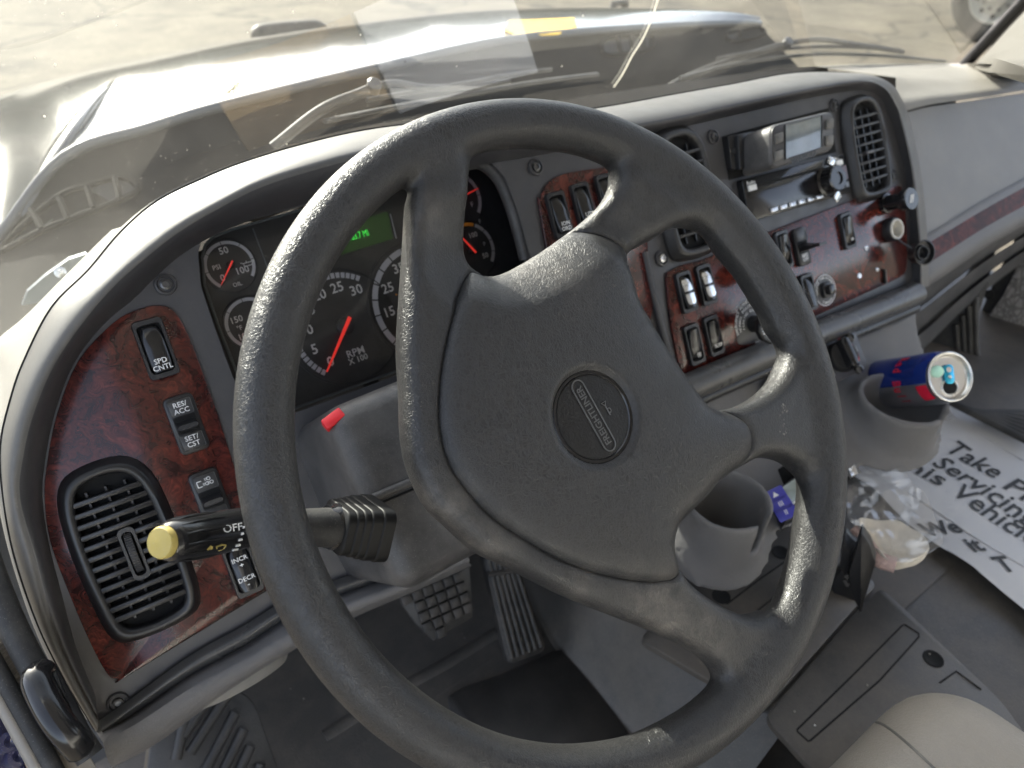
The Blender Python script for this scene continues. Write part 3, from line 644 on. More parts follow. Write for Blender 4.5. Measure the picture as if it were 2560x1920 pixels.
# ---------------------------------------------------------------- rocker switches
GRP = None
def rocker(u, v, lab, lines=(), w_=.0225, hh=.0475, tilt=1, m=M_gloss, icon=None, name='rocker_switch', silver=False, off=.0035):
    f = FP.sub(*FP.L(u, v, off), off); t = thing(name, lab, 'switch', f.o)
    x, y = w_/2, hh/2
    MB().ring(f, rrect(-x, -y, x, y, .0035), rrect(-x*.74, -y*.80, x*.74, y*.80, .0032), -.002, .0055, .0012).build('switch_frame', M_black, t)
    MB().prism(f, rrect(-x*.76, -y*.82, x*.76, y*.82, .003), -.0015, .0008, 0).build('switch_well', M_hole, t)
    rows = []; a = x*.70; L = y*.76
    for k in range(15):
        s_ = -1+2*k/14; z = .0052+.0042*(1 if s_*tilt < 0 else 0)*abs(s_)**1.3+.0020*(1-s_*s_)-.0035*(1 if s_*tilt > 0 else 0)*abs(s_)**1.5
        e = 1-.18*abs(s_)**4
        prof = [(-a*e, 0), (-a*e, z-.0016), (-a*e+.0010, z-.0003), (-a*.5*e, z+.0004), (0, z+.0006), (a*.5*e, z+.0004), (a*e-.0010, z-.0003), (a*e, z-.0016), (a*e, 0)]
        rows.append([f.W(px_, s_*L, pz) for px_, pz in prof])
    b = MB().loft(rows); n = 9; b.f += [tuple(range(n-1, -1, -1)), tuple(range(14*n, 15*n))]
    b.f = [q[::-1] for q in b.f]
    rk = b.build('rocker', m, t, 50)
    if silver:  # metal strips added so the glossy rocker looks bright silver
        for s0, s1 in ((-.80, -.12), (.06, .80)):
            v_ = []
            for j in range(7):
                s_ = s0+(s1-s0)*j/6; z = .0052+.0042*(1 if s_*tilt < 0 else 0)*abs(s_)**1.3+.0020*(1-s_*s_)-.0035*(1 if s_*tilt > 0 else 0)*abs(s_)**1.5
                ww = a*.78*(1-.35*abs((2*j/6-1) if (s0 < 0) == (j < 3) else 0)**3)
                v_.append([f.W(-ww, s_*L, z+.0012), f.W(0, s_*L, z+.0022), f.W(ww, s_*L, z+.0012)])
            bb = MB().loft(v_); bb.f = [q[::-1] for q in bb.f]; bb.build('silver_strip', M_silver, rk, 60)
    for k, s_ in enumerate(lines):
        yy = (-.42-.22*k)*y if len(lines) > 1 else -.5*y
        text(f, 0, yy, .0108 if tilt > 0 else .0085, s_, .0058, M_white, rk, bold=.012)
    return t, f, rk
def paddle(u, v, lab, top=(), bot=(), w_=.0225, hh=.0475, icon=None, long=1.0, off=.0035):
    f = FP.sub(*FP.L(u, v, off), off); t = thing('paddle_switch', lab, 'switch', f.o); x, y = w_/2, hh/2
    MB().prism(f, rrect(-x, -y, x, y, .0045), -.002, .0060, .0014).build('switch_frame', M_black, t)
    for y0, y1 in ((y*.34, y*.86), (-y*.86, -y*.34)):
        MB().prism(f, rrect(-x*.76, y0, x*.76, y1, .0012), .0056, .0066, .0003).build('label_plate', M_dial, t)
        MB().tube([f.W(p[0], p[1], .0067) for p in rrect(-x*.76, y0, x*.76, y1, .0012, 3)+rrect(-x*.76, y0, x*.76, y1, .0012, 3)[:1]], .00022, 4, caps=False).build('plate_edge', M_screw, t)
    MB().prism(f, rrect(-x*.74, -y*.3, x*.74, y*.3, .001), .0055, .0064, 0).build('paddle_slot', M_hole, t)
    rows = []
    for k in range(9):
        s_ = k/8; z = .006+.016*long*s_; c_ = .0012+.0035*(1-s_)**1.5+.0006*(1 if s_ > .9 else 0); yc = -.001-.0015*s_+.0025*s_*s_
        ww = x*(.70 if s_ < .6 else .70-.06*(s_-.6)/.4)
        rows.append([f.W(p[0], p[1]+yc, z) for p in rrect(-ww, -c_, ww, c_, min(c_*.9, .0016), 3)])
    b = MB().loft(rows, True); b.f.append(tuple(range(8*16, 9*16))); b.build('paddle', M_black, t, 50)
    for k, s_ in enumerate(top): text(f, .0, y*(.70-.22*k), .0069, s_, .0058, M_white, t, bold=.012)
    for k, s_ in enumerate(bot): text(f, .0, y*(-.48-.22*k), .0069, s_, .0058, M_white, t, bold=.012)
    return t, f
rocker(336, 753, 'black rocker switch marked SPD CNTL on left burl panel', ('SPD', 'CNTL'), .0232, .0485)
paddle(402, 915, 'paddle switch marked RES/ACC and SET/CST', ('RES/', 'ACC'), ('SET/', 'CST'), .0232, .0485)
t, f = paddle(455, 1074, 'headlight paddle switch with lamp symbols, partly behind the stalk', (), (), .0232, .0485)
b = MB(); y = .0145
for q in (((-.003, .0024), (-.0065, .0024)), ((-.0065, .0024), (-.0065, -.0024)), ((-.0065, -.0024), (-.003, -.0024)),): b.tube([f.W(p[0], p[1]+y, .0069) for p in q], .0004, 5)
for cx_, cy_ in ((.003, .0026), (.001, -.001), (.0045, -.001)):
    b.tube([f.W(cx_+.0013*math.cos(R(a)), cy_+y+.0013*math.sin(R(a)), .0069) for a in range(0, 361, 30)], .00032, 5)
    for k in (-1, 0, 1): b.tube([f.W(cx_-.0018, cy_+y+k*.0009, .0069), f.W(cx_-.0034, cy_+y+k*.0009, .0069)], .00025, 4)
b.build('lamp_symbols', M_white, t)
t, f, rk = rocker(523, 1226, 'rocker switch marked INCR and DECR below the stalk', (), .0232, .0485)
text(f, 0, .0095, .0065, 'INCR', .0056, M_white, rk, bold=.012); text(f, 0, .0045, .0085, '+', .006, M_white, rk, bold=.02)
text(f, 0, -.0075, .0098, 'DECR', .0056, M_white, rk, bold=.012); text(f, 0, -.0125, .0102, '-', .006, M_white, rk, bold=.02)
rocker(1205, 465, 'rocker switch marked ON ORD beside the cluster trim', ('ION', 'ORD')); rocker(1257, 445, 'rocker switch with UTY LAMP lettering, middle of three behind the wheel', ('UTY', 'LAMP')); rocker(1309, 425, 'rocker switch cut off by the upper right spoke')
rocker(1478, 631, 'glossy rocker switch with bright strips beside the stack edge', silver=True); rocker(1521, 615, 'glossy rocker switch with bright strips next to amber park brake knob', silver=True)
rocker(1495, 744, 'black rocker switch with lower lettering nearest the pad', ('||||',), tilt=-1); rocker(1537, 725, 'black rocker switch with road symbol left of brake plaque', ('SUSP',), tilt=-1)
rocker(1688, 540, 'rocker switch half hidden behind wheel rim beside paddle switch', (), tilt=-1); paddle(1726, 534, 'long lever paddle switch on right burl panel', (), ('REG', 'OFF'), long=1.9)
rocker(1826, 499, 'lone rocker switch under the radio end', ('llll',), tilt=-1); rocker(1742, 632, 'rocker switch peeking out right of the wheel rim')
# ---------------------------------------------------------------- air vents
def vent(c, w_, hh, nsl, lab, wheel=None, skew=0.0, mullion=True, frm=M_black, slant=0.0):
    f = FP.sub(*FP.L(*c, .003), .003); t = thing('air_vent', lab, 'air vent', f.o); x, y = w_/2, hh/2
    def shape(k): 
        return [A(p[0]+skew*p[1], p[1]) for p in cr([A(-x*.45, y), A(x*.45, y), A(x*.9, y*.72), A(x, y*.1), A(x, -y*.5), A(x*.86, -y*.9), A(x*.4, -y), A(-x*.4, -y), A(-x*.88, -y*.88), A(-x, -y*.4), A(-x, y*.3), A(-x*.85, y*.8)], 4, True)]
    S = shape(1)
    sc_ = lambda q, k: [A(p[0]*k, p[1]*(1-(1-k)*x/y)) for p in q]
    MB().prism(f, sc_(S, 1.10), -.004, .0008, 0).build('vent_cavity', M_hole, t)
    b = MB(); n = len(S)
    L = [(1.16, -.002), (1.16, .002), (1.10, .004), (1.04, .010), (.96, .0125), (.86, .0115), (.82, .009), (.82, .000)]
    v = [];
    for k, z in L: v += [f.W(p[0], p[1], z) for p in sc_(S, k)]
    b.add(v, [(j*n+i, j*n+(i+1) % n, (j+1)*n+(i+1) % n, (j+1)*n+i) for j in range(len(L)-1) for i in range(n)]); b.f = [q[::-1] for q in b.f] if ccw(S)[0] is not S[0] else b.f
    b.build('vent_frame', frm, t, 60)
    ins = sc_(S, .84)
    def half(yv):       # x-extent of the opening at height yv
        xs = []
        for i in range(n):
            p, q = ins[i], ins[(i+1) % n]
            if (p[1]-yv)*(q[1]-yv) < 0: k = (yv-p[1])/(q[1]-p[1]); xs.append(p[0]+k*(q[0]-p[0]))
        return (min(xs), max(xs)) if len(xs) > 1 else None
    for k in range(1, nsl):
        yv = -y*.84+2*y*.84*k/nsl; e = half(yv)
        if not e: continue
        segs = [e]
        if wheel and abs(yv-wheel[1]) < wheel[3]/2: segs = [(e[0], wheel[0]-wheel[2]/2), (wheel[0]+wheel[2]/2, e[1])]
        for a, c_ in segs:
            if c_-a < .004: continue
            th = .0016 if nsl < 12 else .0021
            MB().prism(f, rrect(a-.001, yv-th, c_+.001, yv+th, .0012, 3), .005, .0105, .0007).build('slat', frm, t, 50)
    for k in (-1, 0, 1):
        MB().box(f, k*x*.42-.0008, -y*.8, .0015, k*x*.42+.0008, y*.8, .0045).build('vane', M_black, t)
    if wheel:
        wx, wy, ww, wh = wheel
        MB().ring(f, rrect(wx-ww*.55, wy-wh*.56, wx+ww*.55, wy+wh*.56, ww*.4), rrect(wx-ww*.32, wy-wh*.46, wx+ww*.32, wy+wh*.46, ww*.28), .003, .0112, .0008).build('wheel_bezel', frm, t)
        wf = Fr(f.W(wx, wy, .002), f.u, f.h)
        th_ = []
        MB().lathe(wf, [(wh*.40, -ww*.22), (wh*.42, 0), (wh*.40, ww*.22)], 40).build('thumb_wheel', M_rubber, t)
        for k in range(22):
            a = R(-80+160*k/21); d = f.u*math.sin(a)+f.n*math.cos(a)
            if math.cos(a) > .2: MB().tube([wf.o+d*wh*.42-f.h*ww*.22, wf.o+d*wh*.42+f.h*ww*.22], .0004, 5).build('knurl', M_screw, t)
    return t, f
vent((280,1184), .066, .136, 13, 'black slatted air vent in the left burl panel, with thumb wheel', wheel=(.002, -.003, .012, .040), skew=.0)
vent((1866,322), .066, .125, 9, 'slatted air vent beside the display unit, right end of stack', frm=M_vent, skew=.02)
vent((1478,420), .072, .135, 9, 'slatted air vent mostly hidden behind the steering wheel rim', frm=M_vent, skew=.02)
t = [o for o in bpy.data.objects if o.get('category') == 'air vent'][1]
f = FP.sub(*FP.L(1872, 330, .012), .012); MB().prism(f, rrect(-.008, -.002, .008, .002, .0018), .0, .006, .001).build('slat_tab', M_bezel, t)

# ---------------------------------------------------------------- radio and display unit
c6 = lambda x, y: (1512+.2344*x, 190+.2344*y)
q = FP.Ls([c6(330, 870), c6(1285, 610), c6(1318, 985), c6(405, 1235)])
cx, cy = np.mean(q, 0); wx = (np.linalg.norm(q[1]-q[0])+np.linalg.norm(q[2]-q[3]))/2; wy = (np.linalg.norm(q[3]-q[0])+np.linalg.norm(q[2]-q[1]))/2
rot = math.atan2(*(q[1]-q[0]+q[2]-q[3])[::-1])
f = FP.sub(cx, cy, 0.0, rot); x, y = wx/2, wy/2
rad = thing('car_radio', 'black single slot car radio with round knob and preset buttons', 'radio', f.o)
MB().prism(f, rrect(-x, -y, x, y, .004), -.01, .010, .0015).build('faceplate', M_gloss, rad)
MB().prism(f, rrect(-x*.74, y*.50, x*.66, y*.62, .001), .0095, .0106, 0).build('disc_slot', M_hole, rad)
kf = f.sub(x*.54, -y*.10, .010)
kn = MB().lathe(kf, [(.0195, 0), (.0195, .002), (.0165, .004), (.0160, .017), (.0145, .0185), (.008, .0185), (.0075, .0165), (0, .0165)], 36).build('volume_knob', M_gloss, rad)
for k in range(18):
    a = R(20*k); MB().tube([kf.W(.0163*math.cos(a), .0163*math.sin(a), .005), kf.W(.0160*math.cos(a), .0160*math.sin(a), .0165)], .0005, 5).build('grip_rib', M_black, kn)
for k in range(6):
    a = -x*.62+k*x*.178
    bt = MB().prism(f, rrect(a, -y*.86, a+x*.135, -y*.66, .0008), .0095, .0122, .0006).build('preset_button', M_greyprint if False else M_chrome, rad)
    text(f, a+x*.07, -y*.76, .0124, str(k+1), .004, M_ink, bt)
for px_, py_, s_ in ((-x*.86, y*.52, '◂'), (x*.84, y*.62, '▴')):
    bt = MB().prism(f, rrect(px_-.0065, py_-.0035, px_+.0065, py_+.0035, .001), .0095, .0122, .0006).build('white_button', M_white, rad)
text(f, -x*.86, y*.76, .0104, 'Radio', .0062, M_white, rad, bold=.01); text(f, x*.80, y*.86, .0104, 'Disc', .0062, M_white, rad)
for k in range(4):
    a = R(-60+40*k); c_ = kf.W(.026*math.cos(a), .026*math.sin(a), .001)
    bf = Fr(c_, kf.h*math.cos(a)+kf.u*math.sin(a), kf.n); MB().prism(bf, rrect(-.005, -.006, .005, .006, .0012), 0, .0018, .0006).build('round_button', M_silver, rad)
MB().prism(f, rrect(x*.88, -y*.30, x*.985, y*.42, .001), .0095, .0104, 0).build('red_window', M_canred if False else mat('dark_red_window', (.05, .01, .008), .2), rad)
MB().lathe(f.sub(x*.93, -y*.55, .0098), [(.0035, 0), (.003, .0015), (0, .0015)], 14).build('aux_jack', M_screw, rad)
MB().prism(f, rrect(x*.80, -y*.70, x*.99, -y*.40, .0008), .0096, .0101, 0).build('side_plate', M_bezel, rad)

q = FP.Ls([c6(205, 445), c6(1185, 185), c6(1255, 590), c6(270, 850)], .001)
MB().prism(FP, q, .0004, .0012, 0).build('storage_slot', M_hole, dash)
q = FP.Ls([c6(262, 440), c6(500, 395), c6(520, 735), c6(300, 745)], .01)
br = thing('mounting_bracket', 'black bent bracket holding the small display unit', 'bracket', FP.W(*q[0]))
MB().prism(FP, q, .0012, .009, .001).build('bracket_plate', M_black, br)
q2 = FP.Ls([c6(375, 425), c6(460, 405), c6(470, 730), c6(392, 740)], .02)
MB().prism(FP, q2, .009, .016, .002).build('bracket_fold', M_black, br)
MB().lathe(FP.sub(*FP.L(*c6(325, 585), .01), .0095), [(.004, 0), (.0035, .002), (0, .002)], 16).build('bracket_screw', M_screw, br)

OFF = .055
q = FP.Ls([c6(645, 345), c6(1228, 205), c6(1228, 575), c6(648, 760)], OFF)
wl = thing('display_unit', 'grey box display unit with blank screen marked WABCO', 'display', FP.W(*q[3], .0))
def rounded(q, r): 
    out = []
    m = len(q)
    for i in range(m):
        a, b_, c_ = q[i-1], q[i], q[(i+1) % m]; p0 = b_+unit(a-b_)*r; p1 = b_+unit(c_-b_)*r
        for k in range(5): t_ = k/4; out.append((1-t_)**2*p0+2*t_*(1-t_)*b_+t_*t_*p1)
    return out
body = rounded(q, .012)
MB().prism(FP, body, .012, OFF, .004, 3).build('housing', M_shroud, wl, 50)
fp_ = rounded(inset(ccw(q), .003), .010)
MB().prism(FP, fp_, OFF-.001, OFF+.0012, .0008).build('front_plate', M_bezel, wl)
sq = FP.Ls([c6(775, 350), c6(1105, 265), c6(1105, 550), c6(778, 655)], OFF)
sn = MB().ring(FP, inset(ccw(sq), -.002), ccw(sq), OFF, OFF+.003, .0005).build('screen_frame', M_black, wl)
MB().sheet(FP, sq, OFF+.0018).build('screen', mat('blank_screen', (.16, .19, .21), .06, spec=.9, var=.5, vscale=35, dust=.2), wl)
for c_ in (((675,435),(750,405),(750,500),(678,528)), ((675,595),(750,565),(750,650),(678,685)), ((1146,290),(1215,280),(1212,375),(1148,390)), ((1144,445),(1212,435),(1210,535),(1146,545))):
    o_ = rounded(FP.Ls([c6(*p) for p in c_], OFF), .003); MB().prism(FP, o_, OFF, OFF+.0035, .001).build('rubber_button', M_worn, wl)
a_ = FP.L(*c6(850, 675), OFF); b_ = FP.L(*c6(1040, 610), OFF); m_ = (a_+b_)/2
text(FP, m_[0], m_[1], OFF+.0016, 'WABCO', .0115, M_black, wl, rot=math.atan2(*(b_-a_)[::-1])+.05, bold=.03)

# ---------------------------------------------------------------- knobs, sockets
def pt(u, v, off=.0035): return FP.sub(*FP.L(u, v, off), off)
ax_in = FP.px(1912, 440, .0035); f = Fr(ax_in, FP.h, FP.n)
lt = thing('cigarette_lighter', 'round black cigarette lighter knob with white symbol', 'lighter', f.o)
MB().lathe(f, [(.0135, 0), (.0135, .004), (.0105, .005), (.0105, .026), (.0145, .028), (.0150, .036), (.0138, .0385), (0, .0385)], 32).build('lighter_knob', M_gloss, lt)
for dx in (-.003, .001): MB().tube([f.W(dx-.002, -.005, .0388), f.W(dx+.003, .005, .0388)], .0010, 6).build('cigarette_mark', M_white, lt)
f = pt(1921, 497); sk = thing('power_socket', 'open round power socket with pale rim under the lighter', 'socket', f.o)
MB().lathe(f, [(.0165, 0), (.0165, .008), (.0150, .011), (.0135, .011), (.0120, .008), (.0118, -.002)], 32).build('socket_ring', M_black, sk)
MB().lathe(f, [(.0138, .0108), (.0134, .0125), (.0112, .0125), (.0108, .002), (0, .002)], 32, caps=False).build('socket_liner', mat('pale_socket', (.55, .52, .45), .4), sk)
f2 = Fr(FP.px(1990, 546, .035), FP.h, unit(FP.n+A(-.25, 0, .0)))
cap = thing('socket_cap', 'black rubber cap dangling from the power socket on a strap', 'cap', f2.o)
MB().lathe(f2, [(.0, -.010), (.0135, -.010), (.0145, -.004), (.0165, .004), (.0170, .006), (.0155, .0065), (.0150, .001), (.0100, .000), (.0095, .004), (.0080, .004), (.0076, -.004), (0, -.004)], 32).build('cap_body', M_black, cap)
MB().tube(cr([FP.px(1932, 510, .012), FP.px(1948, 524, .018), FP.px(1966, 535, .028), FP.px(1978, 541, .032)], 5), .0022, 8, flat=.5).build('strap', M_black, cap, 60)
# brake plaque and knob
f = pt(1622, 694)
pk = thing('parking_brake_knob', 'black round knob marked To Park over a curved-text brake plaque', 'knob', f.o)
pq = FP.Ls([(1590,715),(1591,690),(1597,668),(1610,652),(1627,644),(1648,648),(1664,660),(1676,685),(1684,720),(1640,738),(1596,744)], .0036)
MB().prism(FP, cr(pq, 4, True), .0036, .0046, .0003).build('plaque', M_bezel, pk)
kc = FP.L(1626, 700, .0036)
def arctext(fr, cx, cy, r, a_mid, body, size, z, m, parent, step=None):
    step = step or math.degrees(size*.62/r)
    for i, ch in enumerate(body):
        if ch == ' ': continue
        a = R(a_mid-(i-(len(body)-1)/2)*step); text(fr, cx+r*math.cos(a), cy+r*math.sin(a), z, ch, size, m, parent, rot=a-math.pi/2, bold=.015)
arctext(FP, kc[0], kc[1], .0285, 110, 'EMERGENCY AUTOFILL SUPPLY', .0052, .0049, M_white, pk, 6.6)
arctext(FP, kc[0], kc[1], .0225, 112, 'NORMAL POSITION ON', .0052, .0049, M_white, pk, 8.6)
arctext(FP, kc[0], kc[1], .0165, 115, 'PARKING BRAKE', .0048, .0049, M_white, pk, 11.5)
text(FP, kc[0]+.006, kc[1]-.023, .0049, 'PARKING', .0045, M_white, pk)
kf = Fr(FP.W(kc[0], kc[1], .0045), FP.h, FP.n)
MB().lathe(kf, [(.0105, 0), (.0100, .012), (.0095, .034)], 20).build('shaft', M_black, pk)
kd = MB().lathe(Fr(FP.px(1660, 704, .042), FP.h, FP.n), [(.012, -.006), (.0195, -.003), (.0215, .002), (.0212, .005), (.0195, .0065), (0, .0065)], 10).build('knob_disc', M_black, pk, 30)
kf2 = Fr(FP.px(1660, 704, .042), FP.h, FP.n); text(kf2, .001, 0, .0070, 'P', .018, M_white, kd, bold=.05, shear=.3)
arctext(kf2, 0, 0, .0165, 150, 'PUSH TO', .0052, .0069, M_white, kd, 15); arctext(kf2, 0, 0, -.0172, 110, 'esaeleR', .0048, .0069, M_white, kd, 14)
f = pt(1606, 572); yk = thing('yellow_brake_knob', 'black knob with yellow edge mostly behind the wheel rim', 'knob', f.o)
MB().lathe(f, [(.010, 0), (.010, .02), (.017, .022), (.019, .030), (.017, .034)], 20).build('knob_body', M_black, yk)
MB().lathe(f, [(.017, .0335), (.0165, .037), (0, .038)], 20).build('knob_cap', M_yellow, yk)
# interaxle toggle with round plaque
f = pt(1781, 627); tg = thing('toggle_switch', 'small toggle on a round white-lettered plaque above the rail', 'switch', f.o)
MB().lathe(f, [(.0205, 0), (.0205, .0008), (0, .001)], 36).build('plaque', M_bezel, tg)
MB().ring(f, circle(0, 0, .0202, 36), circle(0, 0, .0192, 36), .0006, .0013).build('plaque_ring', M_greyprint, tg)
arctext(f, 0, 0, .0160, 90, 'ENGAGE FAN OVERRIDE', .0042, .0014, M_white, tg, 10.5); arctext(f, 0, 0, .0160, 270, 'NORMAL', .0042, .0014, M_white, tg, 12)
MB().prism(f, rrect(-.0085, -.010, .0085, .010, .005), .001, .006, .0015).build('toggle_base', M_black, tg)
MB().prism(f, rrect(-.0055, -.006, .0055, .007, .003), .006, .013, .002).build('toggle_cap', M_gloss, tg)
# empty fixing holes and slot in the burl
for u, v, r in ((1871,536,.0022),(1856,596,.0025),(1895,582,.002)):
    MB().lathe(pt(u, v, .0036), [(r*1.6, 0), (r*1.3, .0012), (r*.8, .0014), (0, .0004)], 12).build('rivet', M_chrome, dash)
MB().tube([FP.px(1909, 582, .0045), FP.px(1911, 612, .0045)], .0022, 8).build('card_slot', M_hole, dash); MB().tube([FP.px(1913, 582, .0045), FP.px(1915, 612, .0045)], .0012, 8).build('slot_edge', M_worn, dash)
# ---------------------------------------------------------------- steering wheel
TW = R(48.06); WP = Fr(A(0, 0, 0), A(1, 0, 0), A(0, -math.sin(TW), math.cos(TW)))
RC, RT = .2140, .0160
HOLES = [[(1017,360),(1029,334),(1055,315),(1100,308),(1179,309),(1254,320),(1306,338),(1332,355),(1338,382),(1329,416),(1299,450),(1246,491),(1179,536),(1115,570),(1077,577),(1051,566),(1030,544),(1017,487),(1013,424)],
 [(1381,545),(1394,524),(1432,504),(1462,485),(1493,479),(1521,485),(1543,502),(1569,535),(1613,590),(1657,662),(1681,712),(1700,748),(1703,773),(1695,798),(1678,825),(1645,855),(1600,877),(1555,884),(1532,874),(1509,848),(1457,773),(1405,690),(1382,645),(1370,592),(1371,567)],
 [(1622,998),(1652,987),(1693,990),(1726,1005),(1745,1032),(1746,1080),(1742,1101),(1727,1196),(1695,1298),(1667,1320),(1637,1329),(1607,1328),(1551,1303),(1495,1262),(1470,1228),(1459,1187),(1468,1138),(1495,1108),(1532,1071),(1562,1037)],
 [(830,409),(856,392),(882,392),(888,412),(886,450),(882,525),(873,660),(869,750),(875,855),(878,938),(893,1013),(931,1093),(976,1138),(1040,1194),(1103,1224),(1175,1262),(1253,1299),(1366,1344),(1441,1374),(1497,1401),(1532,1423),(1558,1449),(1560,1464),(1547,1487),(1495,1532),(1382,1594),(1291,1613),(1216,1622),(1141,1618),(1066,1605),(991,1569),(878,1498),(785,1408),(728,1329),(675,1224),(634,1104),(613,1005),(613,855),(634,728),(678,604),(721,539),(787,455)]]
PADO = [(1040,562),(1010,610),(985,660),(965,730),(952,800),(946,880),(952,950),(972,1010),(1010,1065),(1060,1118),(1120,1160),(1200,1207),(1290,1240),(1380,1257),(1440,1256),(1474,1240),(1466,1212),(1459,1187),(1468,1138),(1495,1108),(1532,1071),(1562,1037),(1611,1002),(1622,965),(1618,930),(1605,908),(1578,890),(1555,884),(1532,874),(1509,848),(1457,773),(1405,690),(1382,645),(1370,600),(1372,567),(1390,529),(1340,497),(1275,477),(1246,491),(1179,536),(1115,570),(1077,577),(1051,566)]
hl = [cr(WP.Ls(q, .003), 4, True) for q in HOLES]
def wear(m, spots, colr):                # hand-rubbed and scuffed places on the vinyl
    n, l = m.node_tree.nodes, m.node_tree.links; b = [k for k in n if k.type == 'BSDF_PRINCIPLED'][0]
    tc = n.new('ShaderNodeTexCoord'); acc = None
    nz = n.new('ShaderNodeTexNoise'); nz.inputs['Scale'].default_value = 55; nz.inputs['Detail'].default_value = 9; nz.inputs['Roughness'].default_value = .7; l.new(tc.outputs['Object'], nz.inputs['Vector'])
    for c_, r_, k_ in spots:
        d = n.new('ShaderNodeVectorMath'); d.operation = 'DISTANCE'; d.inputs[1].default_value = [float(q) for q in c_]; l.new(tc.outputs['Object'], d.inputs[0])
        mr = n.new('ShaderNodeMapRange'); mr.interpolation_type = 'SMOOTHSTEP'; mr.inputs[1].default_value = 0; mr.inputs[2].default_value = r_; mr.inputs[3].default_value = k_; mr.inputs[4].default_value = 0; l.new(d.outputs['Value'], mr.inputs[0])
        if acc is None: acc = mr.outputs[0]
        else: a = n.new('ShaderNodeMath'); a.operation = 'MAXIMUM'; l.new(acc, a.inputs[0]); l.new(mr.outputs[0], a.inputs[1]); acc = a.outputs[0]
    sc_ = n.new('ShaderNodeMapRange'); sc_.inputs[1].default_value = .35; sc_.inputs[2].default_value = .65; l.new(nz.outputs['Fac'], sc_.inputs[0])
    mu = n.new('ShaderNodeMath'); mu.operation = 'MULTIPLY'; l.new(acc, mu.inputs[0]); l.new(sc_.outputs[0], mu.inputs[1])
    mx = n.new('ShaderNodeMix'); mx.data_type = 'RGBA'; mx.inputs[7].default_value = (*colr, 1); l.new(b.inputs['Base Color'].links[0].from_socket, mx.inputs[6]); l.new(mu.outputs[0], mx.inputs[0]); l.new(mx.outputs[2], b.inputs['Base Color'])
wear(M_vinyl, [(WP.px(1400, 1345, .0), .055, .9), (WP.px(1500, 1385, .0), .04, .8), (WP.px(950, 1105, .0), .035, .8), (WP.px(1040, 1190, .0), .035, .6), (WP.px(1250, 1270, .0), .03, .5), (WP.px(905, 480, .0), .03, .5), (WP.px(1180, 600, .0), .05, .35)], (.15, .135, .115))
pad = cr(WP.Ls(PADO, .008), 3, True)
H = .0026
X, Y, Z = grid((-.236, -.236, -.056), (.236, .236, .026), H)
X2, Y2 = X[:, :, 0], Y[:, :, 0]
hd = np.min([sd_poly(q, X2, Y2) for q in hl], 0)
pd = sd_poly(pad, X2, Y2)
rr2 = np.hypot(X2, Y2)
D = (np.maximum(rr2-RC, -hd)+.006*np.clip((rr2-(RC-RT-.008))/.008, 0, 1))[:, :, None]
e_ = .011
te = cr(WP.Ls([(1030,556),(1051,566),(1077,577),(1115,570),(1179,536),(1246,491),(1275,477),(1340,497),(1390,529)], .004), 4)
dt = np.min([np.hypot(X2-p[0], Y2-p[1]) for p in te], 0); kt = np.clip(1.25-dt/.034, 0, 1)
zc = (-.005-.012*np.clip((.0005-pd)/.007, 0, 1)-.016*kt)[:, :, None]
qx = D+e_; qz = np.abs(Z-zc)-.004
spoke = np.hypot(np.maximum(qx, 0), np.maximum(qz, 0))+np.minimum(np.maximum(qx, qz), 0)-e_
tor = np.hypot(rr2[:, :, None]-RC, Z)-RT
Fv = smin(tor, spoke, .012)
V, Q = surface_nets(Fv, (-.236, -.236, -.056), H); V = relax(V, Q, 2, .5)
sw = thing('steering_wheel', 'black grained four-spoke steering wheel turned off centre', 'steering wheel', (0, 0, 0))
rim = mesh_obj('rim', fr_verts(WP, V), Q, M_vinyl, sw, 180)
# centre pad
h2 = .0024
lo = [min(p[0] for p in pad)-.008, min(p[1] for p in pad)-.008, -.022]; hi = [max(p[0] for p in pad)+.008, max(p[1] for p in pad)+.008, .03]
X, Y, Z = grid(lo, hi, h2); X2, Y2 = X[:, :, 0], Y[:, :, 0]
pd = sd_poly(pad, X2, Y2); dd = np.clip(-pd, 0, 1)
te = cr(WP.Ls([(1030,556),(1051,566),(1077,577),(1115,570),(1179,536),(1246,491),(1275,477),(1340,497),(1390,529)], .004), 4)
dt = np.min([np.hypot(X2-p[0], Y2-p[1]) for p in te], 0); kt = np.clip(1-dt/.034, 0, 1); kt = kt*kt*(3-2*kt)*.6+.4*kt
hd2 = np.min([sd_poly(q, X2, Y2) for q in hl], 0); nh = np.clip(1-(hd2-dd)/.012, 0, 1); wr = .005+.011*nh
topz = .0075-.004*nh-.019*kt+(.0035+.004*nh)*np.sqrt(np.clip(1-(1-np.clip(dd/wr, 0, 1))**2, 0, 1))+.0085*np.sqrt(np.clip(1-(1-np.clip(dd/.06, 0, 1))**2, 0, 1))
for _ in range(4): topz[1:-1, 1:-1] = (topz[1:-1, 1:-1]*2+topz[2:, 1:-1]+topz[:-2, 1:-1]+topz[1:-1, 2:]+topz[1:-1, :-2])/6
Fv = np.maximum(np.maximum(pd[:, :, None]+0*Z, (Z-topz[:, :, None])*.8), -.018-Z)
V, Q = surface_nets(Fv, lo, h2); V = relax(V, Q, 7, .5)
# shallow well round the horn button
hb = WP.L(1283, 900, .016)
dr = np.hypot(V[:, 0]-hb[0], V[:, 1]-hb[1]); k = np.clip((.0335-dr)/.004, 0, 1); top = V[:, 2] > .008
V[top, 2] -= (k*.005)[top]
mesh_obj('centre_pad', fr_verts(WP, V), Q, M_vinyl, sw, 180)
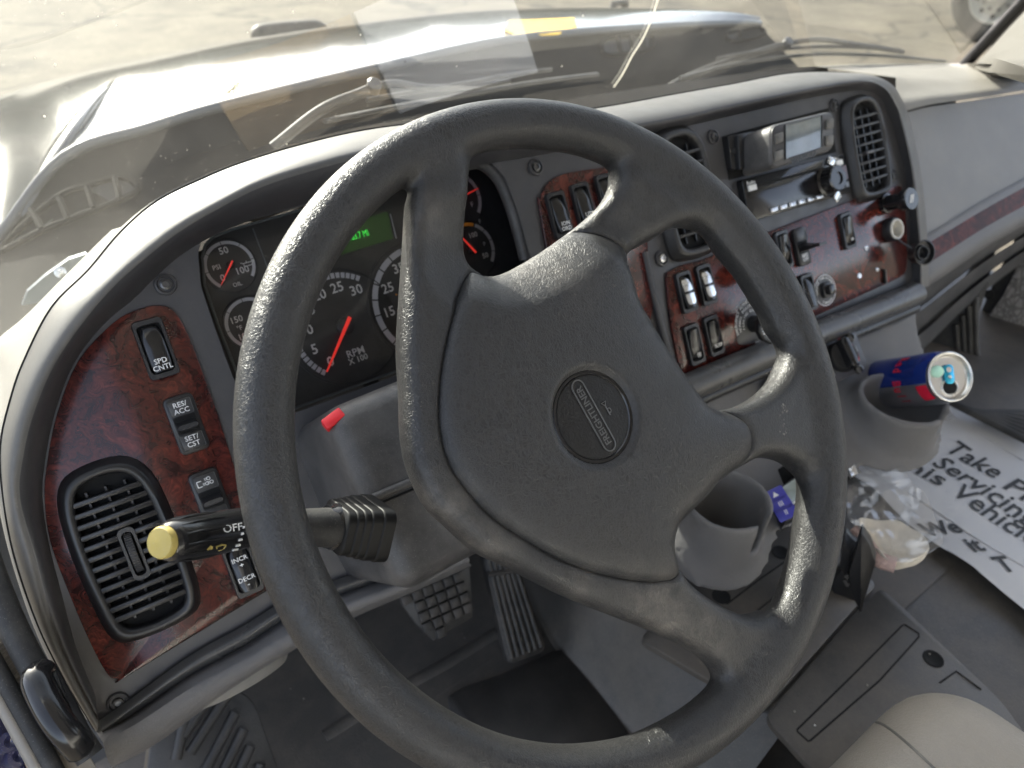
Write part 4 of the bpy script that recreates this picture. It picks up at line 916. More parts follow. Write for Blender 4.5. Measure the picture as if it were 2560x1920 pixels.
# horn button
hf = WP.sub(hb[0], hb[1], .0125, 0)
btn = MB().lathe(hf, [(.0318, -.004), (.0318, .0022), (.0300, .0036), (.0282, .0034), (.0275, .0026), (0, .0030)], 56).build('horn_button', M_gloss, sw)
MB().lathe(hf, [(.0272, .0026), (.0270, .0029), (0, .0033)], 48).build('button_face', mat('button_face', (.009, .009, .009), .35, grain=.6, gscale=700), btn)
MB().ring(hf, circle(0, 0, .0337, 56), circle(0, 0, .0319, 56), -.004, .0014, .0004).build('button_gap', M_hole, btn)
a_ = hf.o; pF = WP.L(1312, 950, .016); pR = WP.L(1254, 845, .016); dv = pR-pF; ang = math.atan2(dv[1], dv[0]); mid = (pF+pR)/2-np.array(hb)
text(hf, mid[0], mid[1], .0037, 'FREIGHTLINER', .0066, M_lettergrey, btn, rot=ang, bold=.02, sx=.98, sy=1.05)
bo = [A(mid[0]+p[0]*math.cos(ang)-p[1]*math.sin(ang), mid[1]+p[0]*math.sin(ang)+p[1]*math.cos(ang)) for p in rrect(-.0255, -.0048, .0255, .0048, .0047, 6)]
MB().tube([hf.W(p[0], p[1], .0034) for p in bo+bo[:1]], .0005, 6, caps=False).build('badge_outline', M_lettergrey, btn)
hp = WP.L(1312, 885, .016)-np.array(hb); hc = hf.sub(hp[0], hp[1], .0036, ang)
b = MB(); b.tube([hc.W(-.004, 0, 0), hc.W(.003, 0, 0), hc.W(.0055, .002, 0), hc.W(.0055, -.002, 0), hc.W(.003, 0, 0)], .0004, 5); b.tube([hc.W(-.001+.0016*math.cos(R(a)), -.0012+.0012*math.sin(R(a)), 0) for a in range(0, 361, 40)], .0004, 5)
b.build('horn_mark', M_lettergrey, btn)
rbv = BVHTree.FromPolygons([Vector(p) for p in np.array([np.array(v.co) for v in rim.data.vertices])], [tuple(q.vertices) for q in rim.data.polygons])
for i in range(22):                      # dried pale specks on the right spoke
    u, v = 1696+random.gauss(0, 5), random.choice((882, 928))+random.gauss(0, 9); p_, n_, _, _ = rbv.ray_cast(Vector(CAM), Vector(ray(u, v)))
    if p_ is not None:
        r_ = random.uniform(.0004, .0011); MB().lathe(Fr(np.array(p_), A(1, 0, 0), np.array(n_)), [(r_, 0), (r_*.7, r_*.25), (0, r_*.3)], 6).build('pale_speck', M_worn if i % 2 else M_pad, rim)
# moulded part line on the rim insert of the lower spoke: rubbed patch
# ---------------------------------------------------------------- steering column
colm = thing('steering_column', 'dusty grey steering column shroud with split line below the wheel', 'steering column', WP.W(0, -.07, -.30))
lo, hi = (-.17, -.125, -.36), (.16, .13, -.02); h3 = .0045
X, Y, Z = grid(lo, hi, h3)
def rbox(X, Y, Z, c, b_, r): 
    q = [np.abs(X-c[0])-b_[0]+r, np.abs(Y-c[1])-b_[1]+r, np.abs(Z-c[2])-b_[2]+r]
    return np.sqrt(sum(np.maximum(k, 0)**2 for k in q))+np.minimum(np.maximum(np.maximum(q[0], q[1]), q[2]), 0)-r
sh = rbox(X, Y, Z, (.0, .008, -.24), (.132, .076, .11), .018)
sh = np.maximum(sh, (Y*.62+Z*.18-.0*X+.010*0)-.075)
col2 = np.maximum(np.hypot(X, Y)-.062, np.maximum(Z+.035, -.2-Z))
sh = smin(sh, col2, .04)
sh = np.maximum(sh, -(np.maximum(np.abs(Y-.000)-.0022, np.maximum(np.abs(sh)-.003, 0))) if False else sh)
V, Q = surface_nets(sh, lo, h3); V = relax(V, Q, 2, .5)
mesh_obj('shroud', fr_verts(WP, V), Q, M_shroud, colm, 180)
bv = BVHTree.FromPolygons([Vector(p) for p in fr_verts(WP, V)], [tuple(int(i) for i in q) for q in Q])
def hit(bvh, u, v, off=0.0):
    p, n, i, d = bvh.ray_cast(Vector(CAM), Vector(ray(u, v)))
    return None if p is None else np.array(p)-ray(u, v)*off
sp = [hit(bv, u, 1100-(u-790)*.42, .0004) for u in range(772, 960, 12)]; sp = [p for p in sp if p is not None]
if len(sp) > 2: MB().tube(sp, .0009, 6).build('split_line', M_hole, colm)
sp = [hit(bv, u, 1082-(u-790)*.42, .0002) for u in range(780, 960, 12)]; sp = [p for p in sp if p is not None]
if len(sp) > 2: MB().tube(sp, .0035, 8).build('shroud_ridge', M_shroud, colm, 60)
pt_ = hit(bv, 725, 915) 
if pt_ is None: pt_ = at(722, 905, .60)
hz = thing('hazard_tab', 'small red hazard flasher tab on top of the column', 'tab', pt_)
f = Fr(at(720, 903, np.linalg.norm(pt_-CAM)), A(1, .25, 0), unit(-ray(720, 903)+A(0, 0, .6))); MB().prism(f, rrect(-.0085, -.0045, .0085, .0045, .0015), -.008, .0005, .0015).build('tab', M_redplastic, hz)

# ---------------------------------------------------------------- multifunction stalk
st = thing('turn_signal_stalk', 'black wiper and turn signal stalk with yellow end button', 'stalk', WP.px(740, 1140, -.10))
pa = WP.px(735, 1140, -.095); pb = WP.px(640, 1138, -.088); pc = WP.px(560, 1135, -.080); pe = WP.px(356, 1171, -.024)
ax = unit(pe-pc)
MB().tube([pa, pb, pc+ (pb-pc)*.3], [.0140, .0115, .0102], 24).build('shaft', M_rubber, st, 60)
sf = Fr(pc-ax*.004, unit(np.cross(ax, A(0, 0, 1))), ax); Ls = np.linalg.norm(pe-pc)+.004
rk_ = [(r_*.72, z_) for r_, z_ in ((.0142, 0), (.0158, .002), (.0172, Ls*.12), (.0174, Ls*.4), (.0168, Ls*.75), (.0156, Ls*.93), (.0138, Ls*.985), (.0125, Ls))]
kn = MB().lathe(sf, rk_, 40).build('grip', M_gloss, st, 50)
for k in range(12):
    a = R(30*k+8); MB().tube([sf.W(r_*math.cos(a), r_*math.sin(a), z_) for r_, z_ in ((.0121, Ls*.55), (.0122, Ls*.68), (.0117, Ls*.85), (.0109, Ls*.94))], [.0004, .0011, .0011, .0004], 6).build('grip_rib', M_gloss, kn, 60)
MB().lathe(sf, [(.0086, Ls-.002), (.0086, Ls+.0025), (.0078, Ls+.004), (0, Ls+.0045)], 36).build('end_button', M_yellow, st, 50)
gb = BVHTree.FromPolygons([Vector(sf.W(r_*math.cos(R(9*k)), r_*math.sin(R(9*k)), z_)) for r_, z_ in rk_ for k in range(40)], [(j*40+i, j*40+(i+1) % 40, (j+1)*40+(i+1) % 40, (j+1)*40+i) for j in range(len(rk_)-1) for i in range(40)])
def decal(u, v, body, size, m, rot=0.0):
    p = hit(gb, u, v, .0004)
    if p is None: return
    nn = unit(-ray(u, v)); ff = Fr(p, -ax, nn); o = text(ff, 0, 0, .0, body, size, m, kn, rot=rot, bold=.01); rt_ = np.array(st.location)
    for q in o.data.vertices:
        w_ = np.array(q.co)+rt_; d_ = unit(w_-CAM); h_ = gb.ray_cast(Vector(CAM), Vector(d_))[0]
        if h_ is not None: q.co = Vector(np.array(h_)-d_*.0004-rt_)
decal(503, 1141, 'OFF', .0060, M_white)
for u, v, l_ in ((526,1139,.0008),(523,1153,.0016),(519,1166,.0024),(514,1178,.0032),(508,1187,.004)):
    p = hit(gb, u, v, .0004)
    if p is not None: MB().tube([p-ax*l_*.5, p+ax*l_*.5], .0008, 6).build('wiper_mark', M_white, kn)
q = [hit(gb, u, v, .0005) for u, v in ((447,1187),(455,1178),(460,1181),(459,1187),(453,1192))]
if all(p is not None for p in q): mesh_obj('arrow_mark', q, [tuple(range(5))], M_yellow, kn, 0)
q = [hit(gb, u, v, .0005) for u, v in ((468,1187),(468,1181),(479,1177),(488,1178),(484,1184),(474,1189),(468,1187))]
if all(p is not None for p in q): MB().tube(q, .0005, 5).build('washer_mark', M_yellow, kn)
# boot and bracket where the stalk enters the column
bf = Fr(WP.px(752, 1132, -.098), unit(np.cross(A(0, 0, 1), -ax)), unit(pa-pb)); bf = Fr(WP.px(742, 1138, -.098), bf.h, unit(pb-pa))
for k, (s_, z0) in enumerate(((.0235, -.020), (.0225, -.012), (.0215, -.007), (.0205, -.002), (.0195, .004))):
    MB().prism(bf, rrect(-s_, -s_*.80, s_, s_*.80, .008), z0-.005 if k else -.026, z0+.003, .0016).build('boot_fold', M_boot, st, 50)
MB().lathe(bf, [(.0160, .006), (.0155, .009), (.0148, .010), (.0142, .013)], 30).build('collar', M_gloss, st, 60)
# ---------------------------------------------------------------- lower console with cup holders
lo, hi = (.17, -.14, -.44), (.80, .22, -.10); h4 = .0042
X, Y, Z = grid(lo, hi, h4)
S_ = (X-FP.o[0])*FP.n[0]+(Y-FP.o[1])*FP.n[1]+(Z-FP.o[2])*FP.n[2]; Qv = (X-FP.o[0])*FP.u[0]+(Y-FP.o[1])*FP.u[1]+(Z-FP.o[2])*FP.u[2]; Hx = (X-FP.o[0])*FP.h[0]+(Y-FP.o[1])*FP.h[1]+(Z-FP.o[2])*FP.h[2]
r0 = FP.L(1460, 868); r1 = FP.L(1985, 655)
xl, xr = FP.L(1500, 900)[0]-.09, FP.L(1985, 650)[0]
qr = r0[1]+(Hx-r0[0])*(r1[1]-r0[1])/(r1[0]-r0[0])-.012
dn = np.clip((qr-Qv)/.20, 0, 1.3)
tx_ = np.clip((Hx-xl)/(xr-xl), 0, 1); s0 = -.004+(.035+.065*tx_)*(dn*.2/.13)**1.5
right = xr-.13*dn
pan = np.maximum(np.abs(S_-s0+.014)-.014, np.maximum(Qv-qr, np.maximum(xl-Hx, Hx-right)))
pan = np.maximum(pan, (qr-.235)-Qv)
CUPS = [(at(1546, 1185, .90), .049, .098), (at(1922, 935, 1.07), .055, .074)]
zlow = CUPS[0][0][2]+(CUPS[1][0][2]-CUPS[0][0][2])*np.clip((X-CUPS[0][0][0])/(CUPS[1][0][0]-CUPS[0][0][0]), 0, 1)
pan = np.maximum(pan, zlow-Z)
F_ = pan
inner = None
for c, r, hh in CUPS:
    zb = c[2]-.012; zt = zb+hh
    rad_ = np.hypot(X-c[0], Y-c[1]); tz = np.clip((Z-zb)/hh, 0, 1); rr_ = r*(.90+.10*tz)
    cyl = np.maximum(rad_-rr_, np.maximum(zb-Z, Z-zt-.02*np.clip((Y-c[1])/r, -1, 1)))
    cyl = np.where(True, smax(rad_-rr_, np.maximum(zb-Z, Z-zt), .012), cyl)
    F_ = smin(F_, cyl, .034)
    inn = np.maximum(rad_-rr_*.84, zb+.010-Z)
    notch = np.maximum(np.abs(X-c[0]-.2*r)-.013, np.maximum(Y-c[1], zb+.045-Z))
    inn = np.minimum(inn, notch)
    inner = inn if inner is None else np.minimum(inner, inn)
F_ = smax(F_, -inner, .006)
V, Q = surface_nets(F_, lo, h4); V = relax(V, Q, 2, .5)
con = thing('lower_console', 'taupe lower console with two moulded cup holders and heater panel', 'console', (float(CUPS[0][0][0])+.12, .1, -.42))
mesh_obj('console_body', V, Q, M_taupe, con, 180)
cb = BVHTree.FromPolygons([Vector(p) for p in V], [tuple(int(i) for i in q) for q in Q])
# heater control panel
HP = [(1598,828),(1842,704),(1874,794),(1632,912)]
hps = [hit(cb, *p) for p in HP]
hps = [p if p is not None else FP.px(*q, .02) for p, q in zip(hps, HP)]
ctr = np.mean(hps, 0); hx = unit(hps[1]-hps[0]); hn = unit(np.cross(hx, hps[0]-hps[3])); HF = Fr(ctr+hn*.004, hx, hn)
hq = HF.Ls(HP)
MB().prism(HF, rounded(ccw(hq), .010), -.02, .002, .001).build('heater_panel', M_bezel, con)
for u, v in ((1834,731),(1852,800),(1608,842)):
    MB().lathe(HF.sub(*HF.L(u, v), .002), [(.0062, 0), (.0058, .004), (.0035, .005), (.003, .003), (0, .003)], 16).build('panel_screw', M_screw, con)
for u, v, kt in ((1672,852,0),(1815,772,1)):
    kf = HF.sub(*HF.L(u, v), .002, -.15 if kt else .7)
    kb = MB().lathe(kf, [(.0205, 0), (.0200, .006), (.0185, .009), (0, .010)], 32).build('heater_knob', M_black, con)
    MB().prism(kf, rrect(-.006, -.019, .006, .021, .0055), .008, .022, .003).build('knob_grip', M_gloss, kb)
    for k in range(9):
        a = R(220-35*k); text(kf, .026*math.cos(a), .026*math.sin(a), .0006, '·' if k % 2 else '|', .008, M_white, con)
arc(HF, *HF.L(1815, 772), .0235, .0250, 80, -40, .0026, 20).build('red_arc', M_redplastic, con, 0)
# ---------------------------------------------------------------- energy drink can
lid = at(2052, 814, 1.03)
cax = unit(.83*-ray(2052, 814)+.55*CR+.06*CU)
CN = Fr(lid, unit(np.cross(cax, A(0, 0, 1))), cax); CRD = .0325
can = thing('drink_can', 'open blue and silver energy drink can leaning in the right cup holder', 'can', lid-cax*.13)
KS = .0325/.0305
pr = [(.026, -.140), (.0305, -.134), (CRD, -.130), (CRD, -.020), (.0298, -.012), (.0272, -.004), (.0278, -.001), (.0284, .0005)]
pr = [(r_*(KS if r_ != CRD else 1), z_) for r_, z_ in pr]; nn = 64; v = []; f_ = []; mi = []
for r_, z_ in pr:
    for k in range(nn): a = 2*math.pi*k/nn; v.append(CN.W(r_*math.cos(a), r_*math.sin(a), z_))
for j in range(len(pr)-1):
    for k in range(nn): f_.append((j*nn+k, j*nn+(k+1) % nn, (j+1)*nn+(k+1) % nn, (j+1)*nn+k))
# colour by sector: direction facing camera-up is blue, below is silver
upd = CU-cax*(CU@cax); upd = unit(upd); ua = math.atan2(upd@CN.u, upd@CN.h)
def sector(lo_, hi_, z0, z1, m, name, r_=CRD+.0002):
    b = MB(); n = 24; rows = []
    for z_ in np.linspace(z0, z1, 5): rows.append([CN.W(r_*math.cos(ua+R(lo_+(hi_-lo_)*k/n)), r_*math.sin(ua+R(lo_+(hi_-lo_)*k/n)), z_) for k in range(n+1)])
    return b.loft(rows).build(name, m, can, 60)
mesh_obj('can_body', v, f_, M_cansilver, can, 60)
sector(-100, 104, -.128, -.021, M_canblue, 'blue_panel')
b = MB(); 
MB().loft([[CN.W(r_*math.cos(ua+R(-100+204*k/24)), r_*math.sin(ua+R(-100+204*k/24)), z_) for k in range(25)] for r_, z_ in ((CRD+.0003, -.021), (.0301*KS, -.0118), (.0276*KS, -.0045))]).build('blue_shoulder', M_canblue, can, 60)
MB().loft([[CN.W(r_*math.cos(ua+R(108+40*k/12)), r_*math.sin(ua+R(108+40*k/12)), z_) for k in range(13)] for r_, z_ in ((CRD+.0003, -.0205), (.0301*KS, -.0118), (.0280*KS, -.0055))]).build('red_shoulder', M_canred, can, 60)
for i, ch in enumerate('Red Bull'):
    if ch == ' ': continue
    a = ua+R(38+i*15); n_ = CN.h*math.cos(a)+CN.u*math.sin(a); t_ = unit(np.cross(cax, n_))
    text(Fr(lid-cax*.052+n_*(CRD+.0006), t_, n_), 0, 0, 0, ch, .021, M_canred, can, bold=.03, sx=.62)
MB().tube([CN.W(.0290*math.cos(R(10*k)), .0290*math.sin(R(10*k)), .0005) for k in range(37)], .0016, 10, caps=False).build('rim', M_alu, can, 180)
MB().lathe(CN, [(.0280, .0008), (.0268, -.0045), (.0252, -.0055), (.0240, -.0030), (0, -.0030)], 40, caps=False).build('lid', M_alu, can, 50)
dwn = unit(-CU+.10*CR); dwn = unit(dwn-cax*(dwn@cax)); TF = Fr(lid-cax*.003, np.cross(dwn, cax)*-1, cax); TF = Fr(TF.o, np.cross(-dwn, cax)*1, cax)
MB().prism(TF, circle(.0, -.0125, .0095, 28, .0080), .0001, .0005, 0).build('opening', M_hole, can)
MB().tube([TF.W(p[0], p[1], .0006) for p in circle(0, -.0125, .0108, 28, .0095)+circle(0, -.0125, .0108, 28, .0095)[:1]], .0009, 8, caps=False).build('opening_bead', M_alu, can, 60)
tb = MB().prism(TF, rrect(-.0065, -.0085, .0065, .0150, .0055), .0016, .0030, .0006).build('pull_tab', M_tab, can)
MB().lathe(TF.sub(0, 0, .0030), [(.0024, 0), (.002, .0008), (0, .001)], 14).build('rivet', M_alu, tb); MB().prism(TF, rrect(-.0035, .0055, .0035, .0120, .003), .0029, .0033, 0).build('tab_hole', M_alu, tb)
gum = MB().lathe(TF.sub(-.0145, .008, .0001), [(.0075, 0), (.0072, .003), (.005, .0062), (.002, .0068), (0, .0064)], 9).build('chewing_gum', M_mint, None, 60); tag(gum, 'lump of pale green gum on the can lid', 'gum')
# ---------------------------------------------------------------- floor, pedals and loose things
ZF, ZT = -.62, -.475
b = MB(); b.add([A(-.42, -.7, ZF), A(.30, -.7, ZF), A(.30, .46, ZF), A(-.42, .46, ZF)], [(0, 1, 2, 3)])
fl = structure(b.build('cab_floor', M_floor, None, 0))
wl0 = [(at_z(1560, 1760, ZF)), at_z(1370, 1600, ZF), at_z(1270, 1480, ZF), at_z(1208, 1408, ZF), at_z(1165, 1330, ZF), at_z(1130, 1250, ZF), at_z(1100, 1160, ZF)]
rows = [[p+A(-.004, 0, .002) for p in wl0], [p+A(.010, 0, .012) for p in wl0], [p+A(.05, 0, .07) for p in wl0], [A(max(p[0]+.10, .24), p[1], ZT-.02) for p in wl0], [A(max(p[0]+.14, .28), p[1], ZT) for p in wl0], [A(1.35, p[1], ZT) for p in wl0]]
rows = [cr(r_, 4) for r_ in rows]
structure(MB().loft([list(c_) for c_ in zip(*[cr(list(k), 4) for k in zip(*rows)])]).build('engine_tunnel', M_floor, None, 70))
b = MB(); b.add([A(.27, -.95, ZT-.001), A(1.5, -.95, ZT-.001), A(1.5, .45, ZT-.001), A(.27, .45, ZT-.001)], [(0, 1, 2, 3)]); b.add([A(.30, -.95, ZF), A(.30, .0, ZF), A(.30, .0, ZT), A(.30, -.95, ZT)], [(0, 1, 2, 3)]); structure(b.build('tunnel_floor', M_floor, None, 0))
fw = MB(); fx = np.linspace(-.42, 1.4, 14); fw.loft([[A(x, .40, ZF-.002) for x in fx], [A(x, .50, -.56) for x in fx], [A(x, .60-.08*((x-.45)/.9)**2, -.04-.14*((x-.4)/1.0)**2) for x in fx]])
structure(fw.build('firewall', M_mat, None, 60))
# step ridge across the floor and the heel mat
rg = cr([at_z(u, v, ZF) for u, v in ((700,1590),(867,1487),(960,1435),(1072,1367))], 4)
o = MB().tube([p+A(0, 0, -.008) for p in rg], .014, 12, flat=.8).build('floor_rib', M_floor, fl, 60)
rg = cr([at_z(u, v, ZF) for u, v in ((760,1620),(900,1530),(1000,1465),(1078,1412))], 4)
MB().tube([p+A(0, 0, -.010) for p in rg], .013, 12, flat=.8).build('floor_rib', M_floor, fl, 60)
GF = Fr(A(0, 0, ZF), A(1, 0, 0), A(0, 0, 1))
hm = [(968,1521),(985,1500),(1021,1483),(1085,1461),(1150,1432),(1205,1410),(1223,1422),(1290,1500),(1358,1592),(1400,1690),(1150,1760),(1010,1610)]
o = MB().prism(GF, cr(GF.Ls(hm), 4, True), .001, .007, .003).build('heel_mat', M_mat, None); tag(o, 'worn black heel mat under the accelerator pedal', 'floor mat')
# accelerator
pf = Fr(at(1112, 1325, 1.07), A(1, -.12, 0), unit(A(-.10, -.80, .62)))
q = pf.Ls([(1040,1195),(1108,1190),(1180,1403),(1096,1437)])
acc = thing('accelerator_pedal', 'long ribbed black accelerator pedal standing on the floor', 'pedal', at_z(1140, 1425, ZF))
MB().prism(pf, rounded(ccw(q), .012), -.012, .004, .003).build('pedal_plate', M_tread, acc)
e0, e1 = q[0], q[1]; b0, b1 = q[3], q[2]
for k in range(6):
    t = .12+.152*k; a_ = e0+(e1-e0)*t; c_ = b0+(b1-b0)*t; a_ = a_+(c_-a_)*.03; c_ = c_+(a_-c_)*.06
    MB().tube([pf.W(*a_, .004), pf.W(*c_, .004)], .0042, 8).build('rib', M_tread, acc, 60)
MB().tube([pf.W(*(e0+(b0-e0)*.18), .006), pf.W(*(e1+(b1-e1)*.18), .006)], .004, 8).build('cross_rib', M_tread, acc, 60)
# brake
bf_ = Fr(at(945, 1300, 1.02), A(1, -.12, 0), unit(A(-.10, -.80, .62)))
q = ccw(bf_.Ls([(845,1240),(870,1310),(900,1350),(936,1384),(1022,1332),(1013,1215),(930,1180)]))
brk = thing('brake_pedal', 'wide black brake pedal with a grid of rubber blocks', 'pedal', at_z(940, 1390, ZF))
MB().prism(bf_, q, -.010, .002, .003).build('pedal_plate', M_mat, brk)
xs = [p[0] for p in q]; ys = [p[1] for p in q]
for i in range(7):
    for j in range(8):
        x0 = min(xs)+(max(xs)-min(xs))*(i+.08)/7; x1 = min(xs)+(max(xs)-min(xs))*(i+.92)/7; y0 = min(ys)+(max(ys)-min(ys))*(j+.08)/8; y1 = min(ys)+(max(ys)-min(ys))*(j+.92)/8
        if sd_poly(q, np.array([(x0+x1)/2]), np.array([(y0+y1)/2]))[0] < -.006: MB().box(bf_, x0, y0, .002, x1, y1, .0075, .0012).build('tread_block', M_tread, brk)
MB().tube([bf_.W(0, .02, -.006), bf_.W(.0, .16, -.05), bf_.W(0, .30, .02)], .011, 10).build('pedal_arm', M_black, brk)
# dead pedal on the left
df = Fr(at(470, 1590, .98), unit(A(.95, -.3, 0)), unit(A(.15, -.72, .68)))
dp = thing('foot_rest', 'black foot rest plate with raised bars at the left wall', 'foot rest', at_z(500, 1700, ZF))
q = ccw(df.Ls([(330,1560),(470,1480),(545,1500),(610,1680),(560,1800),(300,1800)])); MB().prism(df, rounded(q, .02), -.02, .0, .004).build('plate', M_mat, dp)
for (u0, v0), (u1, v1) in (((398,1555),(380,1640)),((490,1502),(410,1626)),((508,1540),(440,1670)),((526,1575),(470,1690)),((541,1612),(500,1700)),((562,1650),(540,1720)),((455,1500),(396,1590))):
    a_ = df.px(u0, v0); c_ = df.px(u1, v1); MB().tube([a_, c_], .0062, 10).build('raised_bar', M_mat, dp, 60)
# tunnel cover plates
TF_ = Fr(A(0, 0, ZT), A(1, 0, 0), A(0, 0, 1))
def plate(pts, lab, holes=(), grooves=(), z1=.010):
    t = thing('floor_cover', lab, 'floor cover', TF_.px(*pts[0]))
    MB().prism(TF_, rounded(ccw(TF_.Ls(pts, z1)), .012), .0005, z1, .002).build('cover_plate', M_floor, t)
    for u, v in holes: 
        x, y = TF_.L(u, v, z1); MB().lathe(TF_, [(.0125, z1-.001), (.0115, z1+.0008), (.0085, z1+.0006), (.008, z1+.0003), (0, z1+.0003)], 20, x, y).build('bolt_hole', M_hole, t)
    for g in grooves:
        gp = [TF_.px(*p, z1) for p in g]; MB().tube(gp, .0011, 6).build('groove', M_hole, t)
    return t
plate([(1652,1548),(1858,1312),(1905,1268),(2160,1510),(2300,1700),(1760,1668)], 'rear engine cover plate with long pressed panel beside the seat', [(2016,1423)],
      [[(1722,1576),(1858,1443),(1948,1352),(1954,1349),(1984,1368),(1985,1376),(1900,1470),(1750,1600),(1745,1601),(1722,1580),(1722,1576)], [(2030,1475),(2066,1450),(2120,1490)]])
plate([(1380,1380),(1500,1262),(1640,1140),(1700,1100),(1800,1180),(1896,1262),(1850,1310),(1648,1538)], 'front engine cover plate under the left cup holder', [(1686,1193),(1558,1288)], [[(1570,1305),(1640,1252),(1706,1206)], [(1630,1325),(1700,1268),(1745,1235)]])
# paper floor mat
ZP = ZT+.012
PF = Fr(A(0, 0, ZP), unit(TF_.px(2150, 1055)-TF_.px(2000, 945)), A(0, 0, 1))
pq = [(1800,985),(1860,900),(1960,868),(2046,868),(2094,890),(2180,935),(2320,1015),(2400,1200),(2330,1420),(2212,1323),(2150,1275),(2116,1248),(2096,1231),(2051,1200),(2029,1187),(1960,1130),(1880,1050)]
out = cr(PF.Ls(pq), 3, True)
pm = thing('paper_floor_mat', 'white printed paper floor mat with large black lettering', 'paper mat', PF.px(2030, 1150))
b = MB().sheet(PF, out, 0)
# fine grid so the sheet can ripple
xs = [p[0] for p in out]; ys = [p[1] for p in out]; G = .012
gx = np.arange(min(xs), max(xs), G); gy = np.arange(min(ys), max(ys), G); XX, YY = np.meshgrid(gx, gy, indexing='ij'); sd = sd_poly(out, XX, YY)
def ripple(x, y): return .0035*math.sin(9*x+1)+.003*math.sin(23*y+6*x)+.002*math.sin(40*x-17*y)
pts2 = [A(*p) for p in out]+[A(XX[i, j], YY[i, j]) for i in range(len(gx)) for j in range(len(gy)) if sd[i, j] < -G*.5]
from mathutils.geometry import delaunay_2d_cdt
n0 = len(out)
vv, ee, ff, *_ = delaunay_2d_cdt([Vector((p[0], p[1])) for p in pts2], [], [list(range(n0))], 1, 1e-5)
mesh_obj('paper_sheet', [PF.W(p[0], p[1], ripple(p[0], p[1])) for p in vv], ff, M_paper, pm, 180)
def ptext(c, e0, e1, body, m=M_ink, sx=1.0, size=None, bold=.012, rot=None):
    a_ = PF.L(*e0); d_ = PF.L(*e1); w_ = np.linalg.norm(d_-a_)
    cu = bpy.data.curves.new('t', 'FONT'); cu.body = body; o_ = bpy.data.objects.new('t', cu); me = bpy.data.meshes.new_from_object(o_); xs_ = [q.co.x for q in me.vertices]; wid = max(xs_)-min(xs_)
    bpy.data.objects.remove(o_); bpy.data.meshes.remove(me)
    sz = size; s_ = w_/(wid*sz); m_ = (a_+d_)/2; an = math.atan2(*(d_-a_)[::-1])
    o = text(PF, m_[0], m_[1], .0, body, sz, m, pm, rot=an if rot is None else rot, bold=bold, sx=s_)
    for q in o.data.vertices:
        p = np.array(q.co)+np.array(pm.location)-PF.o; q.co.z += ripple(p@PF.h, p@PF.u)+.0012
c18 = lambda x, y: (1590+.2812*x, 933+.2812*y)
ptext(0, c18(1490, 5), c18(1570, 40), 'e', size=.052); ptext(0, c18(1655, 85), c18(2030, 325), 'Take', size=.055); ptext(0, c18(2090, 395), c18(2300, 530), 'Pr', size=.055)
ptext(0, c18(1425, 105), c18(1490, 150), 'n', size=.055); ptext(0, c18(1555, 205), c18(2300, 690), 'Servicing', size=.056)
ptext(0, c18(1335, 245), c18(1595, 390), 'his', size=.056); ptext(0, c18(1690, 445), c18(2330, 850), 'Vehicle', size=.057)
def rot_text(c, body, size, rt): 
    x, y = PF.L(*c18(*c)); o = text(PF, x, y, 0, body, size, M_ink, pm, rot=rt, bold=.03)
    for q in o.data.vertices:
        p = np.array(q.co)+np.array(pm.location)-PF.o; q.co.z += ripple(p@PF.h, p@PF.u)+.0012
rot_text((1570, 755), 'We', .036, R(75)); rot_text((1815, 895), 'it', .036, R(75)); rot_text((2045, 1050), 'T', .036, R(75))
for l_ in ([c18(1860, 0), c18(2212, 225)], [c18(1310, 480), c18(1640, 690), c18(1900, 880), c18(2212, 1065)], [c18(870, 160), c18(1075, 330)]):
    L_ = [PF.L(*p) for p in cr([A(*p) for p in l_], 8)]; MB().tube([PF.W(p[0], p[1], ripple(p[0], p[1])+.0008) for p in L_], .0008, 4).build('printed_line', M_greyprint, pm)
# black folding bracket
bkf = Fr(at(1845, 1240, 1.0), unit(A(.45, -.9, .1)), unit(A(-.85, -.42, .22)))
fb = thing('folding_bracket', 'black folding tablet bracket standing on the cover plate', 'bracket', at_z(1870, 1335, ZT))
q = ccw(bkf.Ls([c18(960, 770), c18(845, 1160), c18(958, 1400), c18(1075, 1000), c18(1035, 880)])); MB().prism(bkf, rounded(q, .004), -.022, .0, .002).build('front_leaf', M_black, fb)
q = ccw(bkf.Ls([c18(830, 770), c18(790, 1060), c18(850, 1160), c18(960, 880), c18(905, 850)], -.02)); MB().prism(bkf, rounded(q, .004), -.036, -.024, .002).build('rear_leaf', M_black, fb)
q = ccw(bkf.Ls([c18(720, 1180), c18(850, 1000), c18(960, 1390), c18(830, 1420)], -.045)); MB().prism(bkf, q, -.07, -.045, .002).build('bracket_foot', M_black, fb)
for u, v in ((850,1105),(840,1140),(855,1165)): MB().lathe(bkf.sub(*bkf.L(*c18(u, v)), .0), [(.003, 0), (.0025, .003), (0, .003)], 10).build('hinge_rivet', M_screw, fb)
